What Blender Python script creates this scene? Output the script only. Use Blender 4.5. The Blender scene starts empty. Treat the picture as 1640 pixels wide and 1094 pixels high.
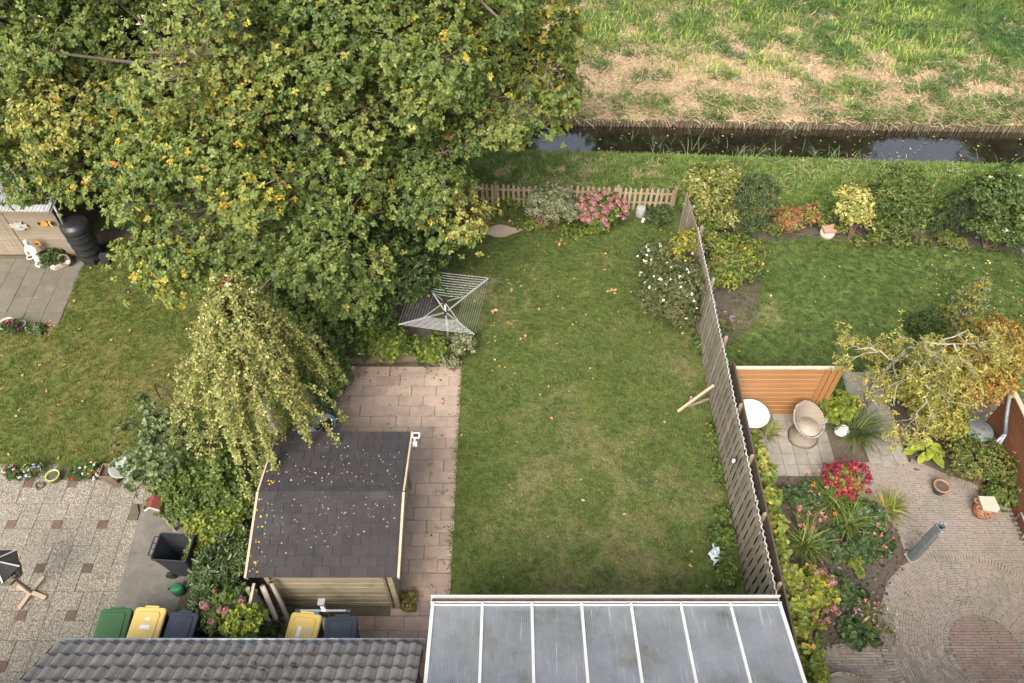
import bpy, math, random
import numpy as np
from mathutils import Vector, Matrix

# ------------------------------------------------------------------ camera, world, sun, exposure
scene = bpy.context.scene
C = scene.collection
F_PX, TILT, CAM_H = 1275.0, math.radians(51.0), 16.0
cam_d = bpy.data.cameras.new('camera'); cam = bpy.data.objects.new('camera', cam_d); C.objects.link(cam)
cam.location = (0, 0, CAM_H); cam.rotation_euler = (math.radians(90) - TILT, 0, 0)
cam_d.sensor_width = 36.0; cam_d.lens = 36.0 * F_PX / 1640.0
cam_d.clip_start = 0.1; cam_d.clip_end = 2000.0
scene.camera = cam
SUN_EL, SUN_AZ = math.radians(50), math.radians(200)      # azimuth clockwise from +Y: behind the camera, to the left
w = bpy.data.worlds.new('World'); scene.world = w; w.use_nodes = True
wn = w.node_tree; wn.nodes.clear()
sky = wn.nodes.new('ShaderNodeTexSky'); sky.sky_type = 'NISHITA'; sky.sun_disc = False
sky.sun_elevation = SUN_EL; sky.sun_rotation = SUN_AZ
sky.air_density = 1.0; sky.dust_density = 6.0; sky.ozone_density = 1.0
bg = wn.nodes.new('ShaderNodeBackground'); bg.inputs['Strength'].default_value = 0.15
wo = wn.nodes.new('ShaderNodeOutputWorld')
hs = wn.nodes.new('ShaderNodeHueSaturation'); hs.inputs['Saturation'].default_value = 0.55     # thin high cloud
wn.links.new(sky.outputs[0], hs.inputs['Color']); wn.links.new(hs.outputs[0], bg.inputs[0]); wn.links.new(bg.outputs[0], wo.inputs[0])
sun_d = bpy.data.lights.new('sun', 'SUN'); sun_d.energy = 1.7; sun_d.angle = math.radians(35); sun_d.color = (1.0, 0.92, 0.8)
sun = bpy.data.objects.new('sun', sun_d); C.objects.link(sun)
sdir = Vector((math.sin(SUN_AZ) * math.cos(SUN_EL), math.cos(SUN_AZ) * math.cos(SUN_EL), math.sin(SUN_EL)))
sun.rotation_euler = sdir.to_track_quat('Z', 'Y').to_euler(); sun.location = (0, 0, 40)
vs = scene.view_settings; vs.view_transform = 'Standard'; vs.look = 'None'; vs.exposure = 1.17; vs.gamma = 1.0; vs.use_curve_mapping = False

cy = scene.cycles; cy.max_bounces = 4; cy.diffuse_bounces = 2; cy.glossy_bounces = 2; cy.transmission_bounces = 3; cy.transparent_max_bounces = 6; cy.caustics_reflective = False; cy.caustics_refractive = False
rng = np.random.default_rng(7); random.seed(7)
R = math.radians; PI = math.pi
_f = np.array([0, math.cos(TILT), -math.sin(TILT)]); _u = np.array([0, math.sin(TILT), math.cos(TILT)])

def gp(u, v, z=0.0):
    """a spot in the photograph, taken at height z, as a place in the garden"""
    d = _f + np.array([1, 0, 0]) * (u - 820) / F_PX - _u * (v - 547) / F_PX
    t = (z - CAM_H) / d[2]
    return (float(d[0] * t), float(d[1] * t), z)
def gx(u, v, z=0.0): return gp(u, v, z)[:2]

# ------------------------------------------------------------------ materials
MATS = {}
def nodes_of(name):
    m = bpy.data.materials.new(name); m.use_nodes = True; MATS[name] = m
    nt = m.node_tree; b = nt.nodes['Principled BSDF']
    return m, nt, b
def N(nt, t, **kw):
    n = nt.nodes.new(t)
    for k, v in kw.items(): setattr(n, k, v)
    return n
def L(nt, a, b): nt.links.new(a, b)
def pos(nt, scale=(1, 1, 1), rot=(0, 0, 0)):
    g = N(nt, 'ShaderNodeNewGeometry'); mp = N(nt, 'ShaderNodeMapping')
    mp.inputs['Scale'].default_value = scale; mp.inputs['Rotation'].default_value = rot
    L(nt, g.outputs['Position'], mp.inputs[0]); return mp.outputs[0]
def noise(nt, vec, scale, detail=5, rough=.6, dist=0):
    n = N(nt, 'ShaderNodeTexNoise'); n.inputs['Scale'].default_value = scale; n.inputs['Detail'].default_value = detail
    n.inputs['Roughness'].default_value = rough; n.inputs['Distortion'].default_value = dist
    L(nt, vec, n.inputs['Vector']); return n.outputs['Fac']
def rampf(nt, fac, a, b, lo=0., hi=1.):
    n = N(nt, 'ShaderNodeMapRange'); n.inputs[1].default_value = a; n.inputs[2].default_value = b
    n.inputs[3].default_value = lo; n.inputs[4].default_value = hi
    L(nt, fac, n.inputs[0]); return n.outputs[0]
def mixc(nt, fac, a, b, mode='MIX'):
    n = N(nt, 'ShaderNodeMix', data_type='RGBA', blend_type=mode)
    for s, v in ((0, fac), (6, a), (7, b)):
        if hasattr(v, 'node'): L(nt, v, n.inputs[s])
        elif s == 0: n.inputs[0].default_value = v
        else: n.inputs[s].default_value = (*v, 1) if len(v) == 3 else v
    return n.outputs[2]
def math_(nt, op, a, b=0.0):
    n = N(nt, 'ShaderNodeMath', operation=op)
    for i, v in enumerate((a, b)):
        if hasattr(v, 'node'): L(nt, v, n.inputs[i])
        else: n.inputs[i].default_value = v
    return n.outputs[0]
def bump(nt, b, fac, strength, dist=.02):
    n = N(nt, 'ShaderNodeBump'); n.inputs['Strength'].default_value = strength; n.inputs['Distance'].default_value = dist
    L(nt, fac, n.inputs['Height']); L(nt, n.outputs[0], b.inputs['Normal'])
def rnd_val(nt, col, amt):
    oi = N(nt, 'ShaderNodeObjectInfo'); h = N(nt, 'ShaderNodeHueSaturation')
    L(nt, rampf(nt, oi.outputs['Random'], 0, 1, 1 - amt, 1 + amt), h.inputs['Value']); L(nt, col, h.inputs['Color'])
    return h.outputs[0]
def mat(name, c1, c2=None, s=6, vs=(1, 1, 1), rough=.7, metal=0, spec=.3, bs=0, bstr=.2, rnd=0, dirt=None, lo=.3, hi=.7):
    m, nt, b = nodes_of(name)
    p = pos(nt, vs)
    col = mixc(nt, rampf(nt, noise(nt, p, s), lo, hi), c1, c2 or tuple(x * .75 for x in c1))
    if dirt:
        dc, ds, da, db = dirt
        col = mixc(nt, rampf(nt, noise(nt, pos(nt), ds, 6, .65), da, db), col, dc)
    if rnd: col = rnd_val(nt, col, rnd)
    L(nt, col, b.inputs['Base Color']); b.inputs['Roughness'].default_value = rough; b.inputs['Metallic'].default_value = metal
    b.inputs['Specular IOR Level'].default_value = spec
    if bs: bump(nt, b, noise(nt, p, bs, 6, .7), bstr)
    return m

def lawn_mat(name, g1, g2, g3, straw, spots, strawlo=.5, strawhi=.75, s=.9):
    """greens mottled by noise; worn straw-coloured grass round the given (x, y, radius) spots"""
    m, nt, b = nodes_of(name); p = pos(nt)
    col = mixc(nt, rampf(nt, noise(nt, p, 1.3, 4), .35, .65), g1, g2)
    col = mixc(nt, rampf(nt, noise(nt, p, 9, 4, .7), .4, .75), col, g3)
    fac = noise(nt, p, s, 6, .7, .4)
    g = N(nt, 'ShaderNodeNewGeometry')
    for (x, y, r, a) in spots:
        d = N(nt, 'ShaderNodeVectorMath', operation='DISTANCE'); L(nt, g.outputs['Position'], d.inputs[0]); d.inputs[1].default_value = (x, y, 0)
        fac = math_(nt, 'ADD', fac, rampf(nt, d.outputs['Value'], 0, r, a, 0))
    fac = math_(nt, 'ADD', fac, rampf(nt, noise(nt, p, 22, 3), 0, 1, -.14, .14))
    col = mixc(nt, rampf(nt, fac, strawlo, strawhi), col, straw)
    col = rnd_val(nt, col, .42)
    L(nt, col, b.inputs['Base Color']); b.inputs['Roughness'].default_value = .8; b.inputs['Specular IOR Level'].default_value = .15
    return m

def leaf_mat(name, rough=.5, trans=.3, spec=.3):
    m, nt, b = nodes_of(name)
    a = N(nt, 'ShaderNodeAttribute'); a.attribute_name = 'col'
    L(nt, a.outputs['Color'], b.inputs['Base Color']); b.inputs['Roughness'].default_value = rough; b.inputs['Specular IOR Level'].default_value = spec
    t = N(nt, 'ShaderNodeBsdfTranslucent'); L(nt, mixc(nt, 1, a.outputs['Color'], (1.25, 1.25, .7), 'MULTIPLY'), t.inputs[0])
    mx = N(nt, 'ShaderNodeMixShader'); mx.inputs[0].default_value = trans
    L(nt, b.outputs[0], mx.inputs[1]); L(nt, t.outputs[0], mx.inputs[2]); L(nt, mx.outputs[0], nt.nodes['Material Output'].inputs[0])
    return m
leaf_mat('leaf', .5, .36); leaf_mat('leaf_gloss', .35, .2, .5); leaf_mat('petal', .7, .25, .1); leaf_mat('litter', .8, .1, .1)

mat('soil', (.075, .06, .045), (.13, .105, .08), 14, rough=.95, bs=30, bstr=.8, dirt=((.17, .14, .11), 3, .55, .75))
mat('bed_soil', (.06, .047, .036), (.115, .092, .072), 16, rough=.95, bs=22, bstr=1)
mat('pink_slab', (.365, .27, .215), (.285, .215, .172), 5, rough=.9, bs=60, bstr=.25, rnd=.13, dirt=((.21, .18, .14), 1.9, .45, .75))
mat('joint_sand', (.13, .105, .08), (.08, .085, .04), 6, rough=1)
mat('grey_slab', (.27, .245, .21), (.2, .185, .16), 5, rough=.9, bs=60, bstr=.25, rnd=.1, dirt=((.17, .16, .11), 2.0, .52, .8))
mat('old_slab', (.155, .138, .108), (.11, .1, .078), 4, rough=.95, bs=50, bstr=.3, rnd=.07, dirt=((.11, .115, .07), 1.7, .5, .75))  # base tone lowered to take in the tree shade over the patio
mat('red_square', (.13, .085, .068), (.1, .068, .055), 8, rough=.95, bs=60, bstr=.3, rnd=.15)
mat('concrete', (.185, .168, .142), (.12, .112, .095), 3, rough=.95, bs=40, bstr=.3, dirt=((.1, .1, .07), 1.3, .5, .75))
mat('brick_brown', (.27, .225, .19), (.2, .17, .145), 9, rough=.95, bs=60, bstr=.3, rnd=.2, dirt=((.15, .15, .11), 1.5, .5, .75))
mat('brick_red', (.26, .185, .155), (.19, .145, .12), 7, rough=.95, bs=60, bstr=.3, rnd=.12, dirt=((.15, .14, .11), 2.2, .5, .8))
mat('fence_wood', (.31, .272, .21), (.2, .175, .132), 3, vs=(6, 6, .8), rough=.85, bs=20, bstr=.3, rnd=.16, dirt=((.12, .13, .07), 2.5, .55, .8))
mat('dark_wood', (.095, .07, .05), (.06, .046, .034), 3, vs=(6, 6, .8), rough=.85, bs=20, bstr=.3, rnd=.12)
mat('picket_wood', (.36, .275, .18), (.26, .2, .13), 3, vs=(6, 6, .8), rough=.85, bs=20, bstr=.3, rnd=.15)
mat('light_wood', (.46, .35, .25), (.36, .28, .2), 3, vs=(8, .8, 8), rough=.7, bs=20, bstr=.15, rnd=.06)
mat('shed_wood', (.36, .31, .21), (.26, .225, .145), 2.5, vs=(.6, 8, 8), rough=.85, bs=12, bstr=.3, rnd=.1, dirt=((.13, .14, .07), 1.8, .5, .72))
mat('orange_wood', (.33, .165, .065), (.26, .125, .048), 2.5, vs=(.6, 8, 8), rough=.55, bs=12, bstr=.1, rnd=.05)
mat('brown_wood', (.2, .085, .045), (.15, .065, .035), 2.5, vs=(6, .6, 6), rough=.55, rnd=.1)
mat('grey_wood', (.3, .245, .185), (.22, .18, .13), 2.5, vs=(.7, 8, 8), rough=.85, bs=12, bstr=.25, rnd=.1, dirt=((.17, .16, .1), 1.5, .5, .8))
mat('sleeper', (.26, .2, .14), (.18, .14, .1), 2.5, vs=(.7, 8, 8), rough=.9, bs=12, bstr=.4, rnd=.15)
mat('shingle', (.047, .044, .045), (.034, .032, .033), 4, rough=.9, bs=260, bstr=.5, rnd=.08, spec=.2, dirt=((.06, .056, .05), 1.2, .5, .9))
mat('white_paint', (.56, .56, .545), (.49, .49, .475), 3, rough=.45, dirt=((.5, .5, .44), 2.5, .58, .85))
mat('zinc', (.3, .33, .36), (.22, .25, .28), 5, rough=.45, metal=.5)
mat('zinc_dark', (.2, .22, .23), (.14, .155, .165), 7, rough=.6, metal=.3)
mat('galvanised', (.42, .44, .45), (.3, .32, .33), 9, rough=.5, metal=.6, rnd=.05)
mat('aluminium', (.72, .73, .74), (.6, .61, .62), 5, rough=.35, metal=.7)
mat('bin_dark', (.035, .038, .044), (.028, .03, .035), 4, rough=.5, bs=300, bstr=.08, dirt=((.075, .072, .066), 3, .55, .85))
mat('bin_slate', (.045, .055, .075), (.035, .045, .06), 4, rough=.5, dirt=((.09, .09, .09), 3.5, .55, .85))
mat('bin_green', (.045, .12, .045), (.035, .095, .035), 4, rough=.5, dirt=((.1, .13, .08), 3, .58, .85))
mat('bin_yellow', (.72, .52, .16), (.65, .47, .15), 3, rough=.5, dirt=((.5, .4, .2), 3, .58, .85))
mat('black_plastic', (.02, .021, .023), (.028, .028, .03), 4, rough=.4, spec=.5)
mat('green_plastic', (.03, .16, .07), (.025, .13, .055), 4, rough=.45)
mat('teal_plastic', (.13, .24, .25), (.1, .2, .21), 4, rough=.5, dirt=((.2, .2, .17), 3, .55, .85))
mat('blue_glaze', (.15, .23, .3), (.1, .16, .22), 8, rough=.35, spec=.5)
mat('lime_glaze', (.35, .42, .1), (.3, .36, .08), 6, rough=.4)
mat('terracotta', (.38, .17, .085), (.3, .135, .07), 6, rough=.85, dirt=((.4, .28, .2), 4, .55, .8))
mat('stone_pale', (.45, .4, .31), (.36, .32, .25), 6, rough=.9, bs=40, bstr=.3)
mat('white_stone', (.75, .72, .64), (.62, .59, .51), 10, rough=.85, bs=30, bstr=.2)
mat('grey_pot', (.32, .32, .3), (.24, .24, .22), 6, rough=.8)
mat('brown_pot', (.2, .155, .115), (.15, .115, .085), 7, rough=.9, bs=40, bstr=.3)
mat('enamel', (.85, .85, .84), (.82, .82, .81), 3, rough=.3, spec=.5)
mat('rope', (.42, .41, .38), (.3, .29, .27), 12, rough=.8)
mat('teal_clip', (.15, .38, .3), None, rough=.5)
mat('bark', (.13, .1, .07), (.08, .065, .05), 4, vs=(4, 4, 1), rough=.95, bs=14, bstr=.6)
mat('oak_bark', (.19, .158, .115), (.12, .1, .075), 4, vs=(4, 4, 1), rough=.95, bs=14, bstr=.6)
mat('pale_bark', (.38, .35, .28), (.24, .21, .16), 5, vs=(3, 3, 1), rough=.85, bs=16, bstr=.3)
mat('twig', (.2, .15, .09), (.14, .1, .06), 6, rough=.9)
mat('birch_bark', (.62, .57, .48), (.2, .13, .08), 3, vs=(1, 1, 5), rough=.8, lo=.5, hi=.72)
mat('birch_twig', (.25, .12, .05), (.18, .09, .04), 6, rough=.8)
mat('glass_ball', (.55, .65, .72), (.4, .5, .58), 6, rough=.15, spec=.6)
mat('terrace_slab', (.12, .115, .1), (.085, .08, .07), 4, rough=.9, rnd=.08)
mat('blue_fabric', (.06, .22, .42), None, rough=.8)
mat('rust', (.45, .13, .04), (.65, .58, .5), 3, rough=.8, lo=.42, hi=.5)
mat('brick_pink', (.38, .22, .17), (.3, .18, .14), 8, rough=.9)
mat('felt_black', (.03, .03, .03), (.05, .05, .045), 8, rough=.9, dirt=((.3, .29, .25), 7, .66, .74))
mat('red_roof', (.2, .05, .04), (.15, .04, .03), 10, rough=.9)
mat('red_bloom', (.6, .03, .03), None, rough=.7)
mat('orange_paint', (.75, .3, .03), (.6, .22, .02), 6, rough=.6)
mat('butterfly_wing', (.75, .42, .07), (.7, .36, .05), 6, rough=.6)
mat('blue_paint', (.3, .45, .6), None, rough=.6)
mat('corrugated', (.62, .63, .62), (.5, .5, .49), 4, rough=.6)
mat('plastic_film', (.62, .68, .72), (.5, .58, .64), 8, rough=.3)
mat('sticker', (.8, .8, .8), (.74, .74, .74), 4, rough=.6)
mat('sticker_blue', (.45, .55, .66), None, rough=.6)
mat('sandy', (.34, .28, .21), (.26, .21, .155), 5, rough=.95, bs=30, bstr=.4)
mat('stake', (.17, .135, .085), (.11, .09, .06), 5, rough=.95, rnd=.25)

# exposed-aggregate slab: thousands of little pebbles of different tone
m, nt, b = nodes_of('aggregate')
p = pos(nt); vo = N(nt, 'ShaderNodeTexVoronoi'); vo.inputs['Scale'].default_value = 38; L(nt, p, vo.inputs['Vector'])
sp = N(nt, 'ShaderNodeSeparateColor'); L(nt, vo.outputs['Color'], sp.inputs[0])
col = mixc(nt, rampf(nt, sp.outputs[0], .1, .9), (.15, .132, .105), (.36, .325, .27))
col = mixc(nt, rampf(nt, vo.outputs['Distance'], .45, .8), col, (.15, .125, .085))
col = mixc(nt, rampf(nt, noise(nt, p, 1.1, 6, .7), .44, .78), col, (.17, .155, .115))
col = rnd_val(nt, col, .07)
L(nt, col, b.inputs['Base Color']); b.inputs['Roughness'].default_value = .85; bump(nt, b, vo.outputs['Distance'], .8, -.02)

# mossy concrete roof tile
m, nt, b = nodes_of('roof_tile'); p = pos(nt)
col = mixc(nt, rampf(nt, noise(nt, p, 5, 5), .3, .7), (.21, .197, .186), (.15, .14, .133))
g = N(nt, 'ShaderNodeNewGeometry'); d = N(nt, 'ShaderNodeVectorMath', operation='DISTANCE')
L(nt, g.outputs['Position'], d.inputs[0]); d.inputs[1].default_value = (-4.0, 3.9, 2.9)
mf = math_(nt, 'ADD', noise(nt, p, 9, 6, .75), rampf(nt, d.outputs['Value'], 0, 2.6, .13, -.02))
col = mixc(nt, rampf(nt, mf, .66, .72), col, (.055, .05, .025))
col = mixc(nt, rampf(nt, noise(nt, p, 13, 3, .5), .70, .74), col, (.33, .32, .29))
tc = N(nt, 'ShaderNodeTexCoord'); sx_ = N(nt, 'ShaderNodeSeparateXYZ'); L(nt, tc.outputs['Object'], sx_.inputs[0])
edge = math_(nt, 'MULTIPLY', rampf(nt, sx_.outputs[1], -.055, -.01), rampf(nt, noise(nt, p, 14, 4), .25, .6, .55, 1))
col = mixc(nt, edge, col, (.05, .046, .034))  # dark mossy front edge, painted in place of the shade line between rows
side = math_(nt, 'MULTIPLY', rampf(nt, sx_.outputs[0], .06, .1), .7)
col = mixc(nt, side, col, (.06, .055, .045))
col = rnd_val(nt, col, .16)
L(nt, col, b.inputs['Base Color']); b.inputs['Roughness'].default_value = .85; bump(nt, b, mf, .5)

# ribbed polycarbonate sheet
m, nt, b = nodes_of('polycarbonate'); p = pos(nt)
wv = N(nt, 'ShaderNodeTexWave', bands_direction='X', wave_profile='SIN'); wv.inputs['Scale'].default_value = 9.5; L(nt, p, wv.inputs['Vector'])
streak = noise(nt, pos(nt, (14, .7, .7)), 1.6, 6, .7)
spots_ = noise(nt, p, 24, 2, .5)
col = mixc(nt, rampf(nt, streak, .58, .7), (.4, .42, .44), (.85, .85, .82))
col = mixc(nt, rampf(nt, noise(nt, pos(nt, (1, .6, 1)), 1.4, 6, .7), .5, .72), col, (.24, .235, .18))
col = mixc(nt, rampf(nt, spots_, .72, .76), col, (.85, .85, .83))
L(nt, col, b.inputs['Base Color']); b.inputs['Roughness'].default_value = .22; b.inputs['Specular IOR Level'].default_value = .6
bump(nt, b, wv.outputs['Fac'], .2, .006)
tr = N(nt, 'ShaderNodeBsdfTransparent'); tr.inputs[0].default_value = (.8, .83, .86, 1)
tl = N(nt, 'ShaderNodeBsdfTranslucent'); tl.inputs[0].default_value = (.7, .72, .74, 1)
m1 = N(nt, 'ShaderNodeMixShader'); m1.inputs[0].default_value = .35; L(nt, b.outputs[0], m1.inputs[1]); L(nt, tl.outputs[0], m1.inputs[2])
m2 = N(nt, 'ShaderNodeMixShader'); L(nt, math_(nt, 'ADD', rampf(nt, wv.outputs['Fac'], 0, 1, -.05, .05), rampf(nt, noise(nt, p, .9, 5, .65), .3, .7, .4, .66)), m2.inputs[0])
L(nt, m1.outputs[0], m2.inputs[1]); L(nt, tr.outputs[0], m2.inputs[2]); L(nt, m2.outputs[0], nt.nodes['Material Output'].inputs[0])

# ditch water: dark and still, mirrors the sky
m, nt, b = nodes_of('water'); p = pos(nt)
L(nt, mixc(nt, rampf(nt, noise(nt, p, 1.5), .4, .7), (.012, .011, .007), (.022, .019, .012)), b.inputs['Base Color'])
b.inputs['Roughness'].default_value = .04; b.inputs['IOR'].default_value = 2.6
bump(nt, b, noise(nt, p, 2.2, 3), .06, .02)

# wicker weave
m, nt, b = nodes_of('wicker'); p = pos(nt)
ck = N(nt, 'ShaderNodeTexWave', bands_direction='Z'); ck.inputs['Scale'].default_value = 9; ck.inputs['Distortion'].default_value = 1.5; L(nt, p, ck.inputs['Vector'])
L(nt, mixc(nt, ck.outputs['Fac'], (.15, .122, .09), (.33, .285, .225)), b.inputs['Base Color']); b.inputs['Roughness'].default_value = .7; bump(nt, b, ck.outputs['Fac'], .6, .01)

lawn_mat('lawn_mid', (.05, .078, .018), (.078, .104, .025), (.11, .132, .038), (.185, .165, .08),
         [(1.7, 8.6, 3.2, .17), (2.2, 6.5, 1.8, .16), (1.4, 11.2, 1.6, .12), (-1.0, 14.5, 2.2, .16), (4.3, 11.5, 1.0, .12), (4.4, 13.0, 1.2, .2), (4.5, 9.0, .7, .15)], .56, .84)
lawn_mat('lawn_right', (.04, .067, .016), (.058, .086, .021), (.08, .105, .03), (.17, .16, .07), [(6.2, 13.8, 1.6, .22)], .62, .85)
lawn_mat('lawn_left', (.056, .082, .016), (.085, .106, .023), (.115, .13, .036), (.18, .145, .055), [(-9.5, 11.5, 3.5, .1)], .52, .8)
lawn_mat('verge_grass', (.065, .115, .024), (.095, .15, .03), (.13, .17, .045), (.3, .25, .13), [(2.0, 19.6, 3.5, .1)], .58, .75, 1.6)
lawn_mat('field_grass', (.055, .11, .022), (.085, .15, .03), (.15, .2, .04), (.42, .32, .19), [], .38, .52, .55)
mat('straw', (.58, .44, .27), (.33, .24, .14), 9, rough=.85, rnd=.4)
m, nt, b = nodes_of('tall_grass')
oi = N(nt, 'ShaderNodeObjectInfo'); p = pos(nt)
col = mixc(nt, oi.outputs['Random'], (.055, .108, .024), (.145, .205, .042))
col = mixc(nt, rampf(nt, noise(nt, p, .35, 3), .42, .6), col, (.055, .11, .03))
L(nt, col, b.inputs['Base Color']); b.inputs['Roughness'].default_value = .7; b.inputs['Specular IOR Level'].default_value = .2
m, nt, b = nodes_of('reed')
col = mixc(nt, N(nt, 'ShaderNodeObjectInfo').outputs['Random'], (.07, .12, .045), (.16, .19, .08))
L(nt, col, b.inputs['Base Color']); b.inputs['Roughness'].default_value = .7

# ------------------------------------------------------------------ mesh helpers
ORG = {}
def link(o, parent=None, origin=(0, 0, 0)):
    C.objects.link(o); ORG[o.name] = Vector(origin)
    if parent is not None: o.parent = parent
    return o
def tag(o, label=None, cat=None, group=None, kind=None):
    if label: o['label'] = label
    if cat: o['category'] = cat
    if group: o['group'] = group
    if kind: o['kind'] = kind
    return o
def thing(name, label, cat, loc, group=None):
    o = bpy.data.objects.new(name, None); o.location = loc; o.empty_display_size = .2
    link(o, None, loc); return tag(o, label, cat, group)

class MB:
    def __init__(s): s.v = []; s.f = []
    def add(s, vs, fs):
        n = len(s.v); s.v += [tuple(x) for x in vs]; s.f += [tuple(i + n for i in f) for f in fs]; return s
    def box(s, c, d, rz=0, rx=0, ry=0, tilt=None):
        M = tilt or (Matrix.Rotation(rz, 3, 'Z') @ Matrix.Rotation(ry, 3, 'Y') @ Matrix.Rotation(rx, 3, 'X'))
        vs = [Vector(c) + M @ Vector((x * d[0] / 2, y * d[1] / 2, z * d[2] / 2)) for z in (-1, 1) for y in (-1, 1) for x in (-1, 1)]
        return s.add(vs, [(0, 2, 3, 1), (4, 5, 7, 6), (0, 1, 5, 4), (2, 6, 7, 3), (0, 4, 6, 2), (1, 3, 7, 5)])
    def beam(s, a, b, wd, ht, up=(0, 0, 1)):
        a, b = Vector(a), Vector(b); x = (b - a).normalized(); y = Vector(up).cross(x)
        y = y.normalized() if y.length > 1e-4 else Vector((0, 1, 0)); z = x.cross(y)
        return s.box((a + b) / 2, ((b - a).length, wd, ht), tilt=Matrix((x, y, z)).transposed())
    def tube(s, path, r, n=8, cap=True):
        path = [Vector(p) for p in path]; rs = r if hasattr(r, '__len__') else [r] * len(path); base = len(s.v); k = len(path)
        ref = Vector((0.31, 0.2, 0.93)).normalized(); pa = None
        for i, p in enumerate(path):
            t = (path[min(i + 1, k - 1)] - path[max(i - 1, 0)]).normalized()
            a = (t.cross(ref) if t.cross(ref).length > .05 else t.cross(Vector((1, 0, 0)))) if pa is None else pa - t * pa.dot(t)
            if a.length < 1e-3: a = t.cross(ref if abs(t.dot(ref)) < .9 else Vector((1, 0, 0)))
            a = a.normalized(); pa = a; c = t.cross(a)
            s.v += [tuple(p + (a * math.cos(2 * PI * j / n) + c * math.sin(2 * PI * j / n)) * rs[i]) for j in range(n)]
        for i in range(k - 1):
            for j in range(n):
                q = base + i * n; s.f.append((q + j, q + (j + 1) % n, q + n + (j + 1) % n, q + n + j))
        if cap: s.f.append(tuple(base + j for j in range(n))[::-1]); s.f.append(tuple(base + (k - 1) * n + j for j in range(n)))
        return s
    def lathe(s, prof, c=(0, 0, 0), n=20, sx=1, sy=1, cap=True):
        base = len(s.v); k = len(prof)
        for (r, z) in prof:
            s.v += [(c[0] + r * sx * math.cos(2 * PI * j / n), c[1] + r * sy * math.sin(2 * PI * j / n), c[2] + z) for j in range(n)]
        for i in range(k - 1):
            for j in range(n):
                q = base + i * n; s.f.append((q + j, q + (j + 1) % n, q + n + (j + 1) % n, q + n + j))
        if cap:
            s.f.append(tuple(base + j for j in range(n))[::-1]); s.f.append(tuple(base + (k - 1) * n + j for j in range(n)))
        return s
    def loft(s, rings, cap0=True, cap1=True):
        base = len(s.v); n = len(rings[0])
        for r in rings: s.v += [tuple(p) for p in r]
        for i in range(len(rings) - 1):
            for j in range(n):
                q = base + i * n; s.f.append((q + j, q + (j + 1) % n, q + n + (j + 1) % n, q + n + j))
        if cap0: s.f.append(tuple(base + j for j in range(n))[::-1])
        if cap1: s.f.append(tuple(base + (len(rings) - 1) * n + j for j in range(n)))
        return s
    def sheet(s, poly, z): return s.add([(p[0], p[1], z) for p in poly], [tuple(range(len(poly)))])
    def mesh(s, name, org=(0, 0, 0), smooth=False):
        me = bpy.data.meshes.new(name); o = Vector(org)
        me.from_pydata([tuple(Vector(p) - o) for p in s.v], [], s.f); me.update()
        if smooth: me.polygons.foreach_set('use_smooth', [True] * len(me.polygons))
        return me
    def part(s, name, m, parent, smooth=False):
        org = ORG[parent.name]; me = s.mesh(name, org, smooth); me.materials.append(MATS[m])
        return link(bpy.data.objects.new(name, me), parent, org)
    def top(s, name, m, label=None, cat=None, loc=(0, 0, 0), group=None, kind=None, smooth=False):
        me = s.mesh(name, loc, smooth); me.materials.append(MATS[m]); o = bpy.data.objects.new(name, me); o.location = loc
        link(o, None, loc); return tag(o, label, cat, group, kind)
def rrect(cx, cy, w_, d_, r, z, n=4, rz=0):
    out = []
    for (sx, sy, a0) in ((1, 1, 0), (-1, 1, 90), (-1, -1, 180), (1, -1, 270)):
        for i in range(n + 1):
            a = R(a0 + 90 * i / n); out.append((sx * (w_ / 2 - r) + r * math.cos(a), sy * (d_ / 2 - r) + r * math.sin(a)))
    c, s_ = math.cos(rz), math.sin(rz)
    return [(cx + x * c - y * s_, cy + x * s_ + y * c, z) for x, y in out]
def piece(me, name, loc, parent, rz=0, scale=(1, 1, 1), rot=None):
    o = bpy.data.objects.new(name, me); link(o, parent, loc); o.location = Vector(loc) - ORG[parent.name]
    o.rotation_euler = rot or (0, 0, rz); o.scale = scale; return o
def slab_mesh(name, wx, wy, h, m, ch=.008):
    """a paving piece with chamfered top edge, its top at z = 0"""
    mb = MB(); mb.loft([[(x * wx / 2, y * wy / 2, -h) for x, y in ((-1, -1), (1, -1), (1, 1), (-1, 1))],
                        [(x * wx / 2, y * wy / 2, -ch) for x, y in ((-1, -1), (1, -1), (1, 1), (-1, 1))],
                        [(x * (wx / 2 - ch), y * (wy / 2 - ch), 0) for x, y in ((-1, -1), (1, -1), (1, 1), (-1, 1))]])
    me = mb.mesh(name); me.materials.append(MATS[m]); return me

# --- leaves as numpy meshes
def np_mesh(name, V, F, m, col=None, org=(0, 0, 0)):
    me = bpy.data.meshes.new(name); n, k = F.shape
    V = V - np.array(org)
    me.vertices.add(len(V)); me.vertices.foreach_set('co', V.astype(np.float32).ravel())
    me.loops.add(n * k); me.loops.foreach_set('vertex_index', F.astype(np.int32).ravel())
    me.polygons.add(n); me.polygons.foreach_set('loop_start', (np.arange(n) * k).astype(np.int32))
    me.update(calc_edges=True)
    if col is not None:
        a = me.color_attributes.new('col', 'FLOAT_COLOR', 'POINT')
        a.data.foreach_set('color', np.c_[col, np.ones(len(col))].astype(np.float32).ravel())
    me.materials.append(MATS[m]); return me
def nrm(a): return a / np.maximum(np.linalg.norm(a, axis=-1, keepdims=True), 1e-9)
PROF = {'diamond': ((.55, .5),), 'oval': ((.3, .42), (.7, .4)), 'round': ((.2, .4), (.5, .5), (.8, .36)), 'oak': ((.35, .25), (.6, .5), (.85, .42)), 'blade': ((.3, .5),)}
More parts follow.
